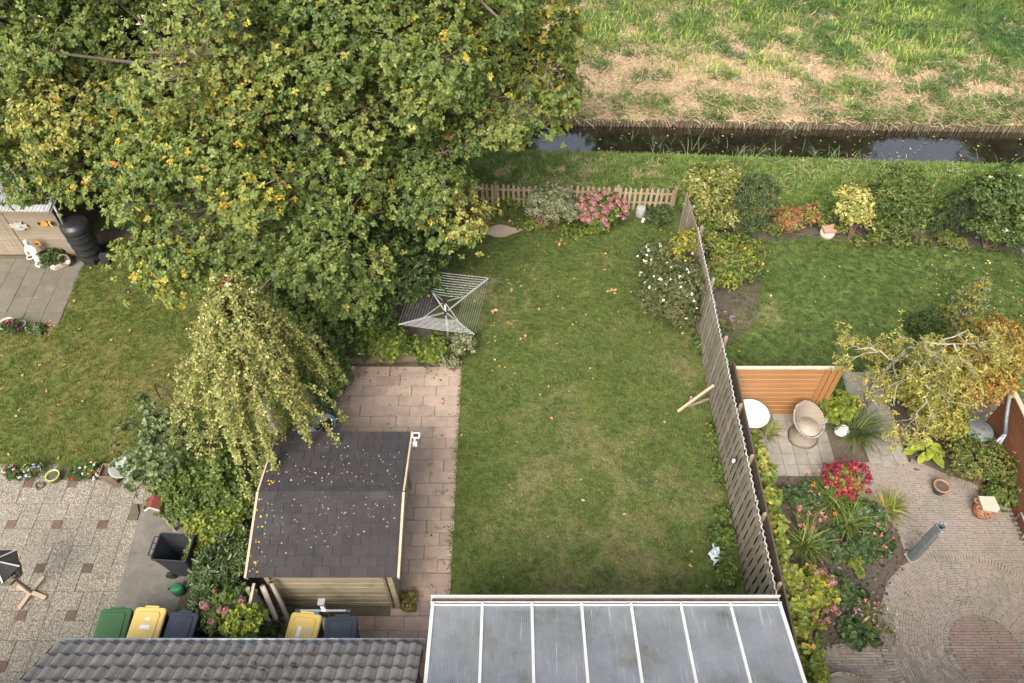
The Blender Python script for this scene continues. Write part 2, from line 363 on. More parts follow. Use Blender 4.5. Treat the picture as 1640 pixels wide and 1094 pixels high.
def leafgeo(P, D, Nn, Ln, Wd, shape='diamond', fold=.12, droop=.12):
    S = nrm(np.cross(D, Nn)); Nn = nrm(np.cross(S, D)); pr = PROF[shape]; k = len(pr); n = len(P)
    Ln = Ln[:, None]; Wd = Wd[:, None]
    cols = [P]
    for t, hw in pr: cols.append(P + D * Ln * t + S * Wd * hw + Nn * (Wd * fold - Ln * droop * t * t))
    cols.append(P + D * Ln - Nn * Ln * droop)
    for t, hw in reversed(pr): cols.append(P + D * Ln * t - S * Wd * hw + Nn * (Wd * fold - Ln * droop * t * t))
    V = np.stack(cols, 1); nv = 2 * k + 2
    a = list(range(0, k + 2)); b_ = [0] + list(range(k + 1, nv))
    F = np.concatenate([np.arange(n)[:, None] * nv + np.array(a)[None], np.arange(n)[:, None] * nv + np.array(b_)[None]])
    return V.reshape(-1, 3), F, nv
def pick(pal, n, r_):
    cs = np.array([p[0] for p in pal], float); ws = np.array([p[1] for p in pal], float)
    return cs[r_.choice(len(cs), n, p=ws / ws.sum())]
def rosettes(P, Nn, k, Ln, Wd, cc, pal, r_, shape='diamond', el=(45, 95), mixp=.25, jit=.22, fold=.12, droop=.15, off=.0):
    """k leaves spread round each twig end"""
    n = len(P); Nn = nrm(Nn); ref = np.where(np.abs(Nn[:, 2:3]) > .9, [[1., 0, 0]], [[0, 0, 1.]])
    A = nrm(np.cross(Nn, ref)); B = np.cross(Nn, A)
    th = (np.arange(k)[None] / k + r_.random((n, 1)) + r_.normal(0, .06, (n, k))) * 2 * PI
    e = np.radians(r_.uniform(el[0], el[1], (n, k)))
    D = (np.cos(th)[..., None] * A[:, None] + np.sin(th)[..., None] * B[:, None]) * np.sin(e)[..., None] + Nn[:, None] * np.cos(e)[..., None]
    Nl = nrm(Nn[:, None] * 1.2 - D * .3 + r_.normal(0, .3, (n, k, 3)))
    l = Ln * r_.uniform(.65, 1.25, (n, k)); w_ = Wd * r_.uniform(.75, 1.2, (n, k))
    base = P[:, None] + D * (l * off)[..., None] + r_.normal(0, .12 * Ln, (n, k, 3))
    V, F, nv = leafgeo(base.reshape(-1, 3), nrm(D.reshape(-1, 3)), Nl.reshape(-1, 3), l.ravel(), w_.ravel(), shape, fold, droop)
    col = np.repeat(cc[:, None], k, 1).reshape(-1, 3)
    sw = r_.random(n * k) < mixp; col = np.where(sw[:, None], pick(pal, n * k, r_), col)
    col = np.clip(col * np.exp(r_.normal(0, jit, (n * k, 1))), 0, .9)
    return V, F, np.repeat(col, nv, 0)
def sph(n, r_): return nrm(r_.normal(0, 1, (n, 3)))
def bough_set(lobes, r_, zmin=-.35, sp=(.55, .95)):
    """(position, radius, outward) of leafy boughs over a list of lobes (centre, radii, count, bough size)"""
    out = []
    for c, rad, nb, br in lobes:
        c = np.array(c); rad = np.array(rad if hasattr(rad, '__len__') else (rad,) * 3); k = 0
        while k < nb:
            d = sph(1, r_)[0]
            if d[2] < zmin: continue
            k += 1; out.append((c + d * rad * r_.uniform(*sp), br * r_.uniform(.65, 1.35), nrm(d / rad), c))
    return out
def bough_leaves(bs, m, r_, flat=.7, up=.7):
    Ps, Ns, ids = [], [], []
    for i, (p, rad, o, c) in enumerate(bs):
        k = max(4, int(m * rad * rad)); d = sph(k, r_); o2 = nrm(o + np.array([0, 0, .5]))
        dot = d @ o2; d = np.where((dot < -.15)[:, None], d - 2 * dot[:, None] * o2, d)
        rr = rad * np.where(r_.random((k, 1)) < .12, r_.uniform(1.05, 1.65, (k, 1)), r_.uniform(.7, 1.08, (k, 1))) * (1 + .18 * np.sin(d[:, :1] * 7 + i) * np.cos(d[:, 1:2] * 6 + i * 2))
        Ps.append(p + d * rr * np.array([1, 1, flat])); Ns.append(nrm(d * .7 + np.array([0, 0, up]) + r_.normal(0, .25, (k, 3)))); ids.append(np.full(k, i))
    return np.concatenate(Ps), np.concatenate(Ns), np.concatenate(ids)

def leaf_part(name, parent, geo, m='leaf', kind=None):
    V, F, col = geo; o = bpy.data.objects.new(name, np_mesh(name, V, F, m, col, ORG[parent.name]))
    link(o, parent, ORG[parent.name])
    if kind: o['kind'] = kind
    return o
def cat_geo(gs):
    V = []; Fs = []; Cc = []; n = 0
    for v, f, c in gs: V.append(v); Fs.append(f + n); Cc.append(c); n += len(v)
    return np.concatenate(V), np.concatenate(Fs), np.concatenate(Cc)
def stems(parent, base, bs, r0, m='twig', name='stem', every=1, r_=rng, fork=.35, sides=5):
    mb = MB(); b0 = np.array(base)
    for i, (p, rad, o, c) in enumerate(bs):
        if i % every: continue
        mid = b0 + (p - b0) * .5 + np.array([0, 0, np.linalg.norm((p - b0)[:2]) * -.12]) + r_.normal(0, .05, 3) * np.linalg.norm(p - b0)
        a = b0 + r_.normal(0, r0 * 1.5, 3) * np.array([1, 1, 0])
        mb.tube([a, (a + mid) / 2 + r_.normal(0, .02, 3), mid, p + o * rad * .5], [r0, r0 * .75, r0 * .5, r0 * .2], sides, False)
    return mb.part(name, m, parent, True)

def shrub(name, label, base, lobes, leaf=(.06, .035), pal=(), k=5, dens=90, shape='diamond', m='leaf', flowers=None, group=None, el=(40, 95),
          stem_m='twig', stem_r=.015, flat=.75, up=.6, every=2, jit=.22, mixp=.25, zmin=-.2, cat='shrub', droop=.15, sp=(.35, .85)):
    r_ = np.random.default_rng(abs(hash_(label)) % 100000)
    base = tuple(base) if len(base) == 3 else (base[0], base[1], 0.0)
    t = thing(name, label, cat, base, group)
    leaf = (leaf[0] * 1.12, leaf[1] * 1.25); bs = bough_set([(a_, b_, int(n_ * 1.15) + 1, q_ * .86) for a_, b_, n_, q_ in lobes], r_, zmin, sp); P, Nn, ids = bough_leaves(bs, dens * 6.5, r_, flat, up)
    ok = P[:, 2] > .03; P, Nn, ids = P[ok], Nn[ok], ids[ok]
    bc = pick(pal, len(bs), r_); cc = np.where((r_.random(len(P)) < .5)[:, None], bc[ids], pick(pal, len(P), r_))
    stems(t, base, bs, stem_r, stem_m, every=every, r_=r_)
    leaf_part('foliage', t, rosettes(P, Nn, k, leaf[0], leaf[1], cc, pal, r_, shape, el, mixp, jit, droop=droop), m)
    if flowers:
        n, size, fpal, outw = flowers
        idx = r_.choice(len(P), n, replace=False); sel = idx
        Pf = P[sel] + Nn[sel] * outw
        fc = pick(fpal, n, r_)
        leaf_part('blossom', t, rosettes(Pf, Nn[sel], 6, size, size * .8, fc, fpal, r_, 'oval', (25, 85), .2, .12), 'petal')
    return t
def hash_(s):
    h = 7
    for ch in s: h = (h * 131 + ord(ch)) % 1000003
    return h
def blades(c, n, ln, wd, r_, droop=.7, spread=.15, lean=(10, 60), scat=0):
    """arching strap leaves in a clump: 4-vertex-wide strips"""
    V = []; F = []; Cn = 0; az = r_.uniform(0, 2 * PI, n); e = np.radians(r_.uniform(lean[0], lean[1], n)); l = ln * r_.uniform(.6, 1.15, n)
    for i in range(n):
        h = np.array([math.cos(az[i]), math.sin(az[i]), 0]); s = np.array([-h[1], h[0], 0]) * wd / 2
        p = np.array(c) + h * spread * r_.random() + r_.normal(0, spread * .3 + scat, 3) * np.array([1, 1, 0]); a = e[i]
        pts = [p]
        for j in range(4):
            p = p + (h * math.sin(a) + np.array([0, 0, math.cos(a)])) * l[i] / 4; pts.append(p); a += droop * .45 * r_.uniform(.6, 1.3)
        for j, q in enumerate(pts):
            wv_ = (1, 1, .85, .6, .12)[j]; V += [q - s * wv_, q + s * wv_]
        F += [(Cn + 2 * j, Cn + 2 * j + 1, Cn + 2 * j + 3, Cn + 2 * j + 2) for j in range(4)]; Cn += 10
    return np.array(V), np.array(F), 10
def strap_plant(name, label, base, n, ln, wd, pal, droop=.7, spread=.15, cat='plant', group=None, lean=(10, 60), flowers=None):
    r_ = np.random.default_rng(hash_(label) % 99991); t = thing(name, label, cat, base, group)
    V, F, nv = blades(base, n, ln, wd, r_, droop, spread, lean); V[:, 2] = np.maximum(V[:, 2], base[2] + .012)
    col = np.repeat(pick(pal, n, r_) * np.exp(r_.normal(0, .2, (n, 1))), nv, 0)
    leaf_part('foliage', t, (V, F, col), 'leaf')
    if flowers:
        k, size, fpal, hgt = flowers
        P = np.array(base) + np.c_[r_.normal(0, spread * 1.5, k), r_.normal(0, spread * 1.5, k), hgt * r_.uniform(.8, 1.1, k)]
        mb = MB()
        for q in P: mb.tube([(base[0] + (q[0] - base[0]) * .4, base[1] + (q[1] - base[1]) * .4, base[2]), tuple(q)], .006, 4, False)
        mb.part('stem', 'twig', t)
        leaf_part('blossom', t, rosettes(P, np.tile([0, 0, 1.], (k, 1)), 10, size, size * .7, pick(fpal, k, r_), fpal, r_, 'oval', (10, 100), .3, .2), 'petal')
    return t

# --- grass as scattered tufts (vertices that carry instances)
def in_poly(P, poly):
    x, y = P[:, 0], P[:, 1]; c = np.zeros(len(P), bool); n = len(poly)
    for i in range(n):
        x1, y1 = poly[i][:2]; x2, y2 = poly[(i + 1) % n][:2]
        hit = ((y1 > y) != (y2 > y)); xx = (x2 - x1) * (y - y1) / ((y2 - y1) or 1e-9) + x1
        c ^= hit & (x < xx)
    return c
def scatter(poly, dens, r_):
    a = np.array([p[:2] for p in poly]); lo, hi = a.min(0), a.max(0); n = int((hi - lo).prod() * dens)
    P = r_.uniform(lo, hi, (n, 2)); return P[in_poly(P, poly)]
def tuft(name, n, ln, wd, m, seed, droop=.5, spread=.05, lean=(5, 50), scat=0):
    r_ = np.random.default_rng(seed); V, F, _ = blades((0, 0, 0), n, ln, wd, r_, droop, spread, lean, scat)
    return bpy.data.objects.new(name, np_mesh(name, V, F, m))
def grass(name, pts, proto, label, cat, smin=.7, smax=1.3, tiltmax=.2):
    me = bpy.data.meshes.new(name); me.vertices.add(len(pts)); me.vertices.foreach_set('co', np.asarray(pts, np.float32).ravel()); me.update()
    o = link(bpy.data.objects.new(name, me)); tag(o, label, cat, kind='stuff')
    ng = bpy.data.node_groups.new(name, 'GeometryNodeTree')
    ng.interface.new_socket('Geometry', in_out='INPUT', socket_type='NodeSocketGeometry'); ng.interface.new_socket('Geometry', in_out='OUTPUT', socket_type='NodeSocketGeometry')
    gi = ng.nodes.new('NodeGroupInput'); go = ng.nodes.new('NodeGroupOutput'); ip = ng.nodes.new('GeometryNodeInstanceOnPoints')
    ob = ng.nodes.new('GeometryNodeObjectInfo'); ob.inputs['Object'].default_value = proto; ob.inputs['As Instance'].default_value = True
    rr = ng.nodes.new('FunctionNodeRandomValue'); rr.data_type = 'FLOAT_VECTOR'; rr.inputs[0].default_value = (-tiltmax, -tiltmax, 0); rr.inputs[1].default_value = (tiltmax, tiltmax, 6.283)
    rs = ng.nodes.new('FunctionNodeRandomValue'); rs.data_type = 'FLOAT'; rs.inputs[2].default_value = smin; rs.inputs[3].default_value = smax; rs.inputs['Seed'].default_value = 3
    k = ng.links.new; k(gi.outputs[0], ip.inputs['Points']); k(ob.outputs['Geometry'], ip.inputs['Instance']); k(rr.outputs[0], ip.inputs['Rotation'])
    k(rs.outputs[1], ip.inputs['Scale']); k(ip.outputs[0], go.inputs[0])
    md = o.modifiers.new('grass', 'NODES'); md.node_group = ng
    return o
def litter(name, pts, z, size, pal, label, r_, cat='leaves', wmul=.7, m='litter'):
    n = len(pts); P = np.c_[pts, z + r_.uniform(0, .02, n)] if np.shape(pts)[1] == 2 else np.asarray(pts)
    a = r_.uniform(0, 2 * PI, n); D = np.c_[np.cos(a), np.sin(a), r_.normal(0, .15, n)]; Nn = nrm(np.c_[r_.normal(0, .3, (n, 2)), np.ones(n)])
    l = size * r_.uniform(.5, 1.4, n)
    V, F, nv = leafgeo(P, nrm(D), Nn, l, l * wmul, 'oval', .15, .1)
    o = link(bpy.data.objects.new(name, np_mesh(name, V, F, m, np.repeat(pick(pal, n, r_) * np.exp(r_.normal(0, .2, (n, 1))), nv, 0))))
    return tag(o, label, cat, kind='stuff')

# ================================================================== THE SETTING
# ditch runs a little askew to the gardens: near and far waterline as functions of x
def yn(x): x = max(-40, min(40, x)); return 21.37 - .049 * x
def yf(x): x = max(-40, min(40, x)); return 22.92 - .0253 * x
def fieldz(d): return -.24 + .42 * (1 - math.exp(-max(d, 0) / 4.0)) + (.05 * math.sin(d * .8) if d > .5 else 0)
XS = [-300, -120, -60] + list(range(-40, 41, 2)) + [60, 120, 300]
mb = MB(); prof = []
for x in XS:
    a, b_ = yn(x), yf(x)
    prof.append([(x, -120, -.06), (x, 17.6, -.06), (x, a - 1.3, -.06), (x, a - .5, -.2), (x, a, -.5), (x, a + .4, -.95), (x, b_ - .02, -.95), (x, b_, -.3)] +
                [(x, b_ + d, fieldz(d) - .05) for d in (.3, 1, 2, 4, 8, 16, 40, 120, 400)])
k = len(prof[0])
mb.add([p for r in prof for p in r], [(i * k + j, (i + 1) * k + j, (i + 1) * k + j + 1, i * k + j + 1) for i in range(len(XS) - 1) for j in range(k - 1)])
ground = mb.top('ground', 'soil', kind='structure', smooth=True)
mb = MB()
for i in range(len(XS) - 1):
    x0, x1 = XS[i], XS[i + 1]; mb.add([(x0, yn(x0) - .3, -.45), (x1, yn(x1) - .3, -.45), (x1, yf(x1) - .01, -.45), (x0, yf(x0) - .01, -.45)], [(0, 1, 2, 3)])
mb.top('water', 'water', kind='structure')
# verge between the gardens and the water
XV = list(range(-30, 31, 1)); mb = MB(); pr = []
def vergez(x, y): d = yn(x) - y; return 0 if d > 1.3 else (-.14 * (1.3 - d) / .8 if d > .5 else -.14 - .34 * (.5 - d) / .5)
for x in XV: pr.append([(x, y, vergez(x, y) - .004) for y in (17.2, 18.6, yn(x) - 1.3, yn(x) - .9, yn(x) - .5, yn(x) - .25, yn(x) + .05)])
k = 7; mb.add([p for r in pr for p in r], [(i * k + j, (i + 1) * k + j, (i + 1) * k + j + 1, i * k + j + 1) for i in range(len(XV) - 1) for j in range(k - 1)])
mb.top('verge', 'verge_grass', kind='structure', smooth=True)
# the field beyond
mb = MB(); pr = []; DS = [.02, .3, .7, 1.2, 2, 3, 4, 6, 8, 12, 20, 40, 90, 200]
XF = [-200, -80] + list(range(-40, 41, 2)) + [80, 200]
for x in XF: pr.append([(x, yf(x) + d, fieldz(d) - .004) for d in DS])
k = len(DS); mb.add([p for r in pr for p in r], [(i * k + j, (i + 1) * k + j, (i + 1) * k + j + 1, i * k + j + 1) for i in range(len(XF) - 1) for j in range(k - 1)])
mb.top('field', 'field_grass', kind='structure', smooth=True)

# lawns
LAWN_M = [(-1.24, 3.2), (4.8, 3.2), (4.8, 17.9), (-1.6, 18.1), (-2.2, 12.4), (-1.26, 12.2)]
LAWN_R = [(5.0, 10.85), (8.25, 10.95), (8.28, 12.0), (9.3, 12.05), (9.3, 11.2), (14.5, 11.2), (14.5, 16.2), (12.4, 16.6), (9, 16.95), (7.0, 16.8), (6.7, 15.3), (6.0, 14.5), (5.5, 13.5), (5.0, 13.0)]
LAWN_L = [(-20, 9.25), (-7.9, 9.25), (-5.3, 9.6), (-5.2, 16.5), (-11.8, 16.6), (-12.05, 15.6), (-11.9, 13.5), (-20, 13.5)]
for nm, poly, m_ in (('lawn', LAWN_M, 'lawn_mid'), ('lawn', LAWN_R, 'lawn_right'), ('lawn', LAWN_L, 'lawn_left')):
    MB().sheet(poly, 0).top(nm, m_, kind='structure')

# pink slab path and terrace: 60 x 30 slabs in half bond
mb = MB(); mb.sheet([(-4.9, 3.0), (-1.42, 3.0), (-1.25, 12.15), (-4.6, 12.15)], -.008)
path = mb.top('garden_path', 'joint_sand', kind='structure')
sl = slab_mesh('paving_slab', .596, .296, .045, 'pink_slab'); sh = slab_mesh('paving_slab', .296, .296, .045, 'pink_slab')
r_ = np.random.default_rng(3)
for j in range(30):
    y = 12.0 - j * .3015; x1 = -1.26 - r_.uniform(0, .012)
    if y < 3.6: break
    x = x1 - (.302 if j % 2 else 0)
    if j % 2: piece(sh, 'paving_slab', (x1 - .15, y, r_.normal(.004, .003)), path, r_.normal(0, .006))
    left = -4.45 if y > 8.9 else (-2.3 if y > 5.9 else -4.6)
    while x > left:
        piece(sl, 'paving_slab', (x - .3 + r_.normal(0, .003), y + r_.normal(0, .003), r_.normal(.004, .003)), path, r_.normal(0, .006)); x -= .603

# left garden: exposed aggregate slabs in a pinwheel round small red squares
mb = MB(); mb.sheet([(-20, 2.5), (-7.9, 2.5), (-8.22, 8.1), (-8.75, 9.28), (-20, 9.28)], -.008)
terr = mb.top('terrace', 'joint_sand', kind='structure')
a64 = slab_mesh('paving_slab', .594, .394, .05, 'aggregate'); a46 = slab_mesh('paving_slab', .394, .594, .05, 'aggregate'); a22 = slab_mesh('red_slab', .192, .192, .05, 'red_square')
for i in range(-6, 3):
    for j in range(-4, 3):
        cx, cy = -9.92 + i * 1.0, 6.83 + j * 1.0
        for me, dx, dy, nm in ((a22, 0, 0, 'red_slab'), (a64, .2, -.3, 'paving_slab'), (a46, .3, .2, 'paving_slab'), (a64, -.2, .3, 'paving_slab'), (a46, -.3, -.2, 'paving_slab')):
            x, y = cx + dx, cy + dy
            if x > -8.05 - (y - 6) * .06 or y > 9.1 or y < 3.3 or x < -14.2: continue
            piece(me, nm, (x, y, r_.normal(.004, .003)), terr, r_.normal(0, .004))
MB().add([(x, y, z) for z in (-.05, .012) for x, y in ((-7.95, 3.0), (-6.75, 3.0), (-6.85, 8.4), (-8.2, 8.4))], [(0, 1, 5, 4), (1, 2, 6, 5), (2, 3, 7, 6), (3, 0, 4, 7), (4, 5, 6, 7)]).top('concrete_path', 'concrete', kind='structure')
# left garden: patio in front of the garden shed
mb = MB(); mb.sheet([(-20, 13.45), (-11.92, 13.45), (-12.08, 15.6), (-12.3, 16.1), (-20, 16.1)], -.002)
lp = mb.top('patio', 'joint_sand', kind='structure')
os_ = slab_mesh('paving_slab', .493, .493, .045, 'old_slab')
for i in range(6):
    for j in range(6):
        x, y = -12.2 - i * .5, 13.72 + j * .5
        if y > 16.05: continue
        piece(os_, 'paving_slab', (x - .03 * j * .5, y, .008 + r_.normal(0, .003)), lp, r_.normal(0, .006))

# right garden: grey slab patio, slab path, brick paving with a ring pattern
BED = [(5.0, 9.6), (5.35, 9.1), (7.3, 9.1), (8.0, 8.43), (8.46, 7.75), (8.45, 7.06), (7.9, 6.5), (7.5, 5.84), (7.36, 5.3), (6.2, 5.12), (5.95, 4.9), (5.8, 3.0), (5.0, 3.0)]
MB().sheet(BED, -.004).top('flower_bed', 'bed_soil', kind='structure')
mb = MB(); mb.sheet([(5.0, 8.98), (7.46, 8.98), (7.46, 10.9), (5.0, 10.9)], -.012)
pat = mb.top('slab_patio', 'joint_sand', kind='structure')
gs = slab_mesh('paving_slab', .293, .293, .045, 'grey_slab')
for i in range(8):
    for j in range(6): piece(gs, 'paving_slab', (7.3 - i * .3, 9.17 + j * .3, r_.normal(.006, .003)), pat, r_.normal(0, .008))
mb = MB(); mb.sheet([(8.2, 9.4), (9.15, 9.4), (9.15, 12.0), (8.2, 12.0)], -.012)
spth = mb.top('slab_path', 'joint_sand', kind='structure')
for i in range(3):
    for j in range(9): piece(gs, 'paving_slab', (8.38 + i * .3, 9.5 + j * .3 - (.08 if i == 1 else 0), r_.normal(.006, .003)), spth, r_.normal(0, .008))
BRICKS = [(5.8, 2.6), (11.0, 2.6), (11.0, 8.5), (9.9, 8.95), (9.15, 9.4), (8.2, 9.4), (7.46, 9.3), (7.46, 9.0), (8.0, 8.43), (8.46, 7.75), (8.45, 7.06), (7.9, 6.5), (7.5, 5.84), (7.36, 5.3), (6.2, 5.12), (5.95, 4.9)]
yard = MB().sheet(BRICKS, -.014).top('brick_yard', 'joint_sand', kind='structure')
CC = np.array([9.33, 5.14]); RI, RO = .80, 1.88
bl = []                                            # x, y, rotation, length, width, red
rr = RI
nb = int(2 * PI * (RI - .03) / .06)
for q in range(nb): a = 2 * PI * q / nb; bl.append((*(CC + (RI - .05) * np.array([math.cos(a), math.sin(a)])), a, .1, .05, 2))
while rr < RO:
    nb = int(2 * PI * (rr + .027) / .207); o_ = r_.random()
    for q in range(nb):
        a = 2 * PI * (q + o_) / nb; bl.append((*(CC + (rr + .027) * np.array([math.cos(a), math.sin(a)])), a + PI / 2, .2, .049, 0))
    rr += .055
nb = int(2 * PI * (RO + .08) / .062)
for q in range(nb): a = 2 * PI * q / nb; bl.append((*(CC + (RO + .09) * np.array([math.cos(a), math.sin(a)])), a, .175, .05, 2))
for j in range(140):
    y = 2.7 + j * .0555
    for i in range(30):
        x = 5.7 + i * .206 + (j % 2) * .103 + r_.normal(0, .003); rd = math.hypot(x - CC[0], y - CC[1])
        if rd < RI - .06: bl.append((x, y, 0, .2, .049, 1))
        elif rd > RO + .12: bl.append((x, y, 0, .2, .049, 0))
EDGE = [(7.46, 9.02), (8.0, 8.43), (8.46, 7.75), (8.46, 7.2)], [(7.9, 6.5), (7.5, 5.84), (7.37, 5.3), (6.2, 5.12), (5.93, 4.9), (5.8, 3.0)], [(11.0, 8.5), (9.9, 8.95), (9.15, 9.4)]
eb = []
for e_ in EDGE:
    for (ax, ay), (bx2, by2) in zip(e_[:-1], e_[1:]):
        ln_ = math.hypot(bx2 - ax, by2 - ay); an_ = math.atan2(by2 - ay, bx2 - ax)
        for q in range(int(ln_ / .056)): f_ = (q + .5) * .056 / ln_; eb.append((ax + (bx2 - ax) * f_, ay + (by2 - ay) * f_, an_ + PI / 2, .19, .05, 2))
B = np.array(bl); keep = in_poly(B[:, :2], BRICKS); B = np.r_[B[keep], np.array(eb)]
dp = B[:, 1] * _f[1] + CAM_H * math.sin(TILT); vv = 547 - F_PX * (B[:, 1] * _u[1] - CAM_H * _u[2]) / dp; uu = 820 + F_PX * B[:, 0] / dp
vis = (uu < 1640) & (vv < 1094); order = np.lexsort((dp, ~vis)); B = B[order]
bm_ = {}
for red in (0, 1): bm_[red] = slab_mesh('brick', 1, 1, .05, ('brick_brown', 'brick_red')[red], .0); 
rest = {0: MB(), 1: MB()}
for i, (x, y, a, ln, wd, red) in enumerate(B):
    z = r_.normal(0, .0025) + (.008 if red == 2 else 0); a += r_.normal(0, .012); red = 0 if red == 2 else red
    if i < 300: piece(bm_[int(red)], 'brick', (x, y, z), yard, a, (ln, wd, 1))
    else: rest[int(red)].box((x, y, z - .025), (ln, wd, .05), rz=a)
for red in (0, 1):
    o = rest[red].part('brick_field', ('brick_brown', 'brick_red')[red], yard); o['kind'] = 'stuff'
MB().sheet([(9.2, 8.9), (9.95, 8.99), (10.98, 8.52), (10.98, 11.6), (9.2, 11.6)], -.002).top('flower_bed', 'bed_soil', kind='structure')
MB().sheet([(5.0, 12.4), (6.4, 13.5), (6.9, 15.1), (7.0, 16.6), (9, 16.8), (12.4, 16.45), (14.6, 16.1), (14.8, 18.0), (5.0, 18.0)], .006).top('flower_bed', 'bed_soil', kind='structure')
MB().sheet([(-2.4, 12.3), (-1.5, 12.45), (-2.1, 14.5), (-1.7, 17.9), (-5.2, 17.9), (-5.2, 8.9), (-4.55, 8.9), (-4.55, 12.3)], .006).top('flower_bed', 'soil', kind='structure')
# bare, weedy earth under the left hedge
MB().sheet([(-6.8, 3.0), (-4.7, 3.0), (-5.0, 9.0), (-5.3, 9.7), (-7.0, 9.4), (-8.0, 8.6), (-6.9, 8.3)], .004).top('flower_bed', 'soil', kind='structure')
# floor under the glazed canopy
mb = MB().sheet([(-1.4, 1.2), (4.75, 1.2), (4.75, 5.1), (-1.4, 5.1)], .006)
flo = mb.top('house_terrace', 'joint_sand', kind='structure')
ts = slab_mesh('paving_slab', .594, .594, .03, 'terrace_slab')
for i in range(10):
    for j in range(4): piece(ts, 'paving_slab', (-1.08 + i * .6, 2.9 + j * .6, .034), flo)
# bare patch at the far end of the lawn
MB().add([(-.35 + .62 * math.cos(a) * (1 + .2 * math.sin(3 * a)), 17.05 + .22 * math.sin(a) * (1 + .25 * math.cos(4 * a)), .052) for a in np.linspace(0, 2 * PI, 24, False)], [tuple(range(24))]).top('bare_soil', 'sandy', kind='structure')

# ---- grass
r_ = np.random.default_rng(11)
def pts_on(poly, dens, zf=lambda x, y: 0.0):
    P = scatter(poly, dens, r_); return np.c_[P, [zf(x, y) for x, y in P]]
for poly, m_, lab, cut in ((LAWN_M, 'lawn_mid', 'mown grass of the middle lawn between path and board fence', None), (LAWN_R, 'lawn_right', 'dark green mown grass of the lawn behind the orange wooden screen', None),
                      ([(max(x, -15.5), y) for x, y in LAWN_L], 'lawn_left', 'olive mown grass of the lawn beside the black composter', None)):
    grass('lawn_grass', pts_on(poly, 260), tuft('tuft', 11, .06, .012, m_, 5, .5, .05, (10, 70)), lab, 'grass', .6, 1.25)
vp = [(-14, 17.95), (19, 17.95)] + [(x, yn(x)) for x in range(19, -15, -1)]
grass('verge_tufts', pts_on(vp, 130, vergez), tuft('tuft', 14, .13, .016, 'verge_grass', 6, .8, .07, (10, 60)), 'rough grass on the bank between picket fence and ditch', 'grass', .6, 1.4)
fp = [(-9, yf(-9) + .05), (22.5, yf(22) + .05), (25, 34), (-9, 34)]
P = scatter(fp, 170, r_)
from mathutils import noise as mn
dd = np.array([y - yf(x) for x, y in P])
nz = np.array([mn.fractal(Vector((x * .8, y * 1.3, 3)), .8, 2, 6) for x, y in P])
gz = np.clip((dd - 2.6) / 3, 0, 1) * .8 + np.clip((P[:, 0] - 8) / 9, 0, 1) * .5 - .5 + np.where((dd < 1.2), .42, 0)   # greener to the far side, to the right and along the edge
isg = (nz * 1.35 + gz + r_.normal(0, .22, len(P))) > -0.04
Z = np.array([fieldz(d) for d in dd])
grass('field_tufts', np.c_[P, Z][isg], tuft('tuft', 14, .26, .018, 'tall_grass', 8, .9, .1, (5, 55)), 'long green grass growing on the far bank of the ditch', 'grass', .5, 1.3)
S2 = scatter(fp, 200, r_); d2 = np.array([y - yf(x) for x, y in S2]); n2 = np.array([mn.fractal(Vector((x * .8, y * 1.3, 3)), .8, 2, 6) for x, y in S2])
g2 = np.clip((d2 - 2.6) / 3, 0, 1) * .8 + np.clip((S2[:, 0] - 8) / 9, 0, 1) * .5 - .5
ks = (d2 > .28) & ((n2 * 1.35 + g2 + r_.normal(0, .3, len(S2))) < .2)
grass('dead_straw', np.c_[S2, np.array([fieldz(d) for d in d2]) + .015][ks], tuft('straw', 10, .34, .02, 'straw', 9, .3, .04, (65, 92), .16), 'dry straw lying flat on the far bank of the ditch', 'straw', .5, 1.3, .12)
bp = scatter([(0, 18.6), (14, 18.6), (14, 20.2), (0, 20.4)], 10, r_); bz = np.array([mn.fractal(Vector((x * .6, y * 1.5, 9)), 1, 2, 4) for x, y in bp])
bp = bp[bz > .05]; grass('straw_wisps', np.c_[bp, np.full(len(bp), .08)], tuft('straw', 7, .26, .009, 'straw', 19, .25, .02, (70, 90), .2), 'wisps of dry straw on the near bank behind the picket fence', 'straw', .5, 1.2, .12)
# bright upright shoots among the straw
tp = scatter([(2, 24.8), (16, 25), (18, 32), (1, 32)], 22, r_); tz = np.array([mn.fractal(Vector((x * .4, y * .5, 6)), 1, 2, 4) for x, y in tp]); tp = tp[tz > -.1]
mat('shoot', (.3, .36, .065), (.17, .26, .045), 2, rough=.7, rnd=.3)
grass('reed_shoots', np.c_[tp, [fieldz(y - yf(x)) for x, y in tp]], tuft('shoot', 5, .48, .02, 'shoot', 12, .5, .06, (2, 25)), 'bright yellow green shoots standing among the straw', 'grass', .5, 1.2, .15)
# reeds by the water
rp = []
for (u, v, n) in ((1060, 243, 7), (1105, 238, 4), (1065, 228, 3), (1185, 246, 9), (1210, 240, 6), (1240, 245, 7), (1300, 244, 8), (1325, 246, 5), (1130, 225, 3), (1000, 222, 2), (1370, 250, 4), (920, 236, 2), (1590, 262, 5), (1420, 256, 3)):
    x, y, z = gp(u, v + 6, -.45); rp += [(x + q[0] * .25, y + q[1] * .12, -.45) for q in r_.normal(0, 1, (n, 2))]
for x in np.arange(2, 17, .5): 
    if r_.random() < .45: rp.append((x + r_.normal(0, .15), yf(x) - .25 - abs(r_.normal(0, .15)), -.45))
grass('reeds', rp, tuft('reed', 4, .62, .018, 'reed', 14, .6, .04, (3, 32)), 'thin green reeds standing in the ditch water', 'reeds', .45, 1.0, .2)
# water litter
P = scatter([(1.5, 21.25), (17, 20.6), (17, 22.4), (2, 22.8)], 5, r_)
litter('floating_leaves', P, -.448, .07, [((.3, .2, .1), 3), ((.4, .28, .15), 2), ((.16, .18, .06), 2)], 'small brown leaves floating on the ditch water', r_)
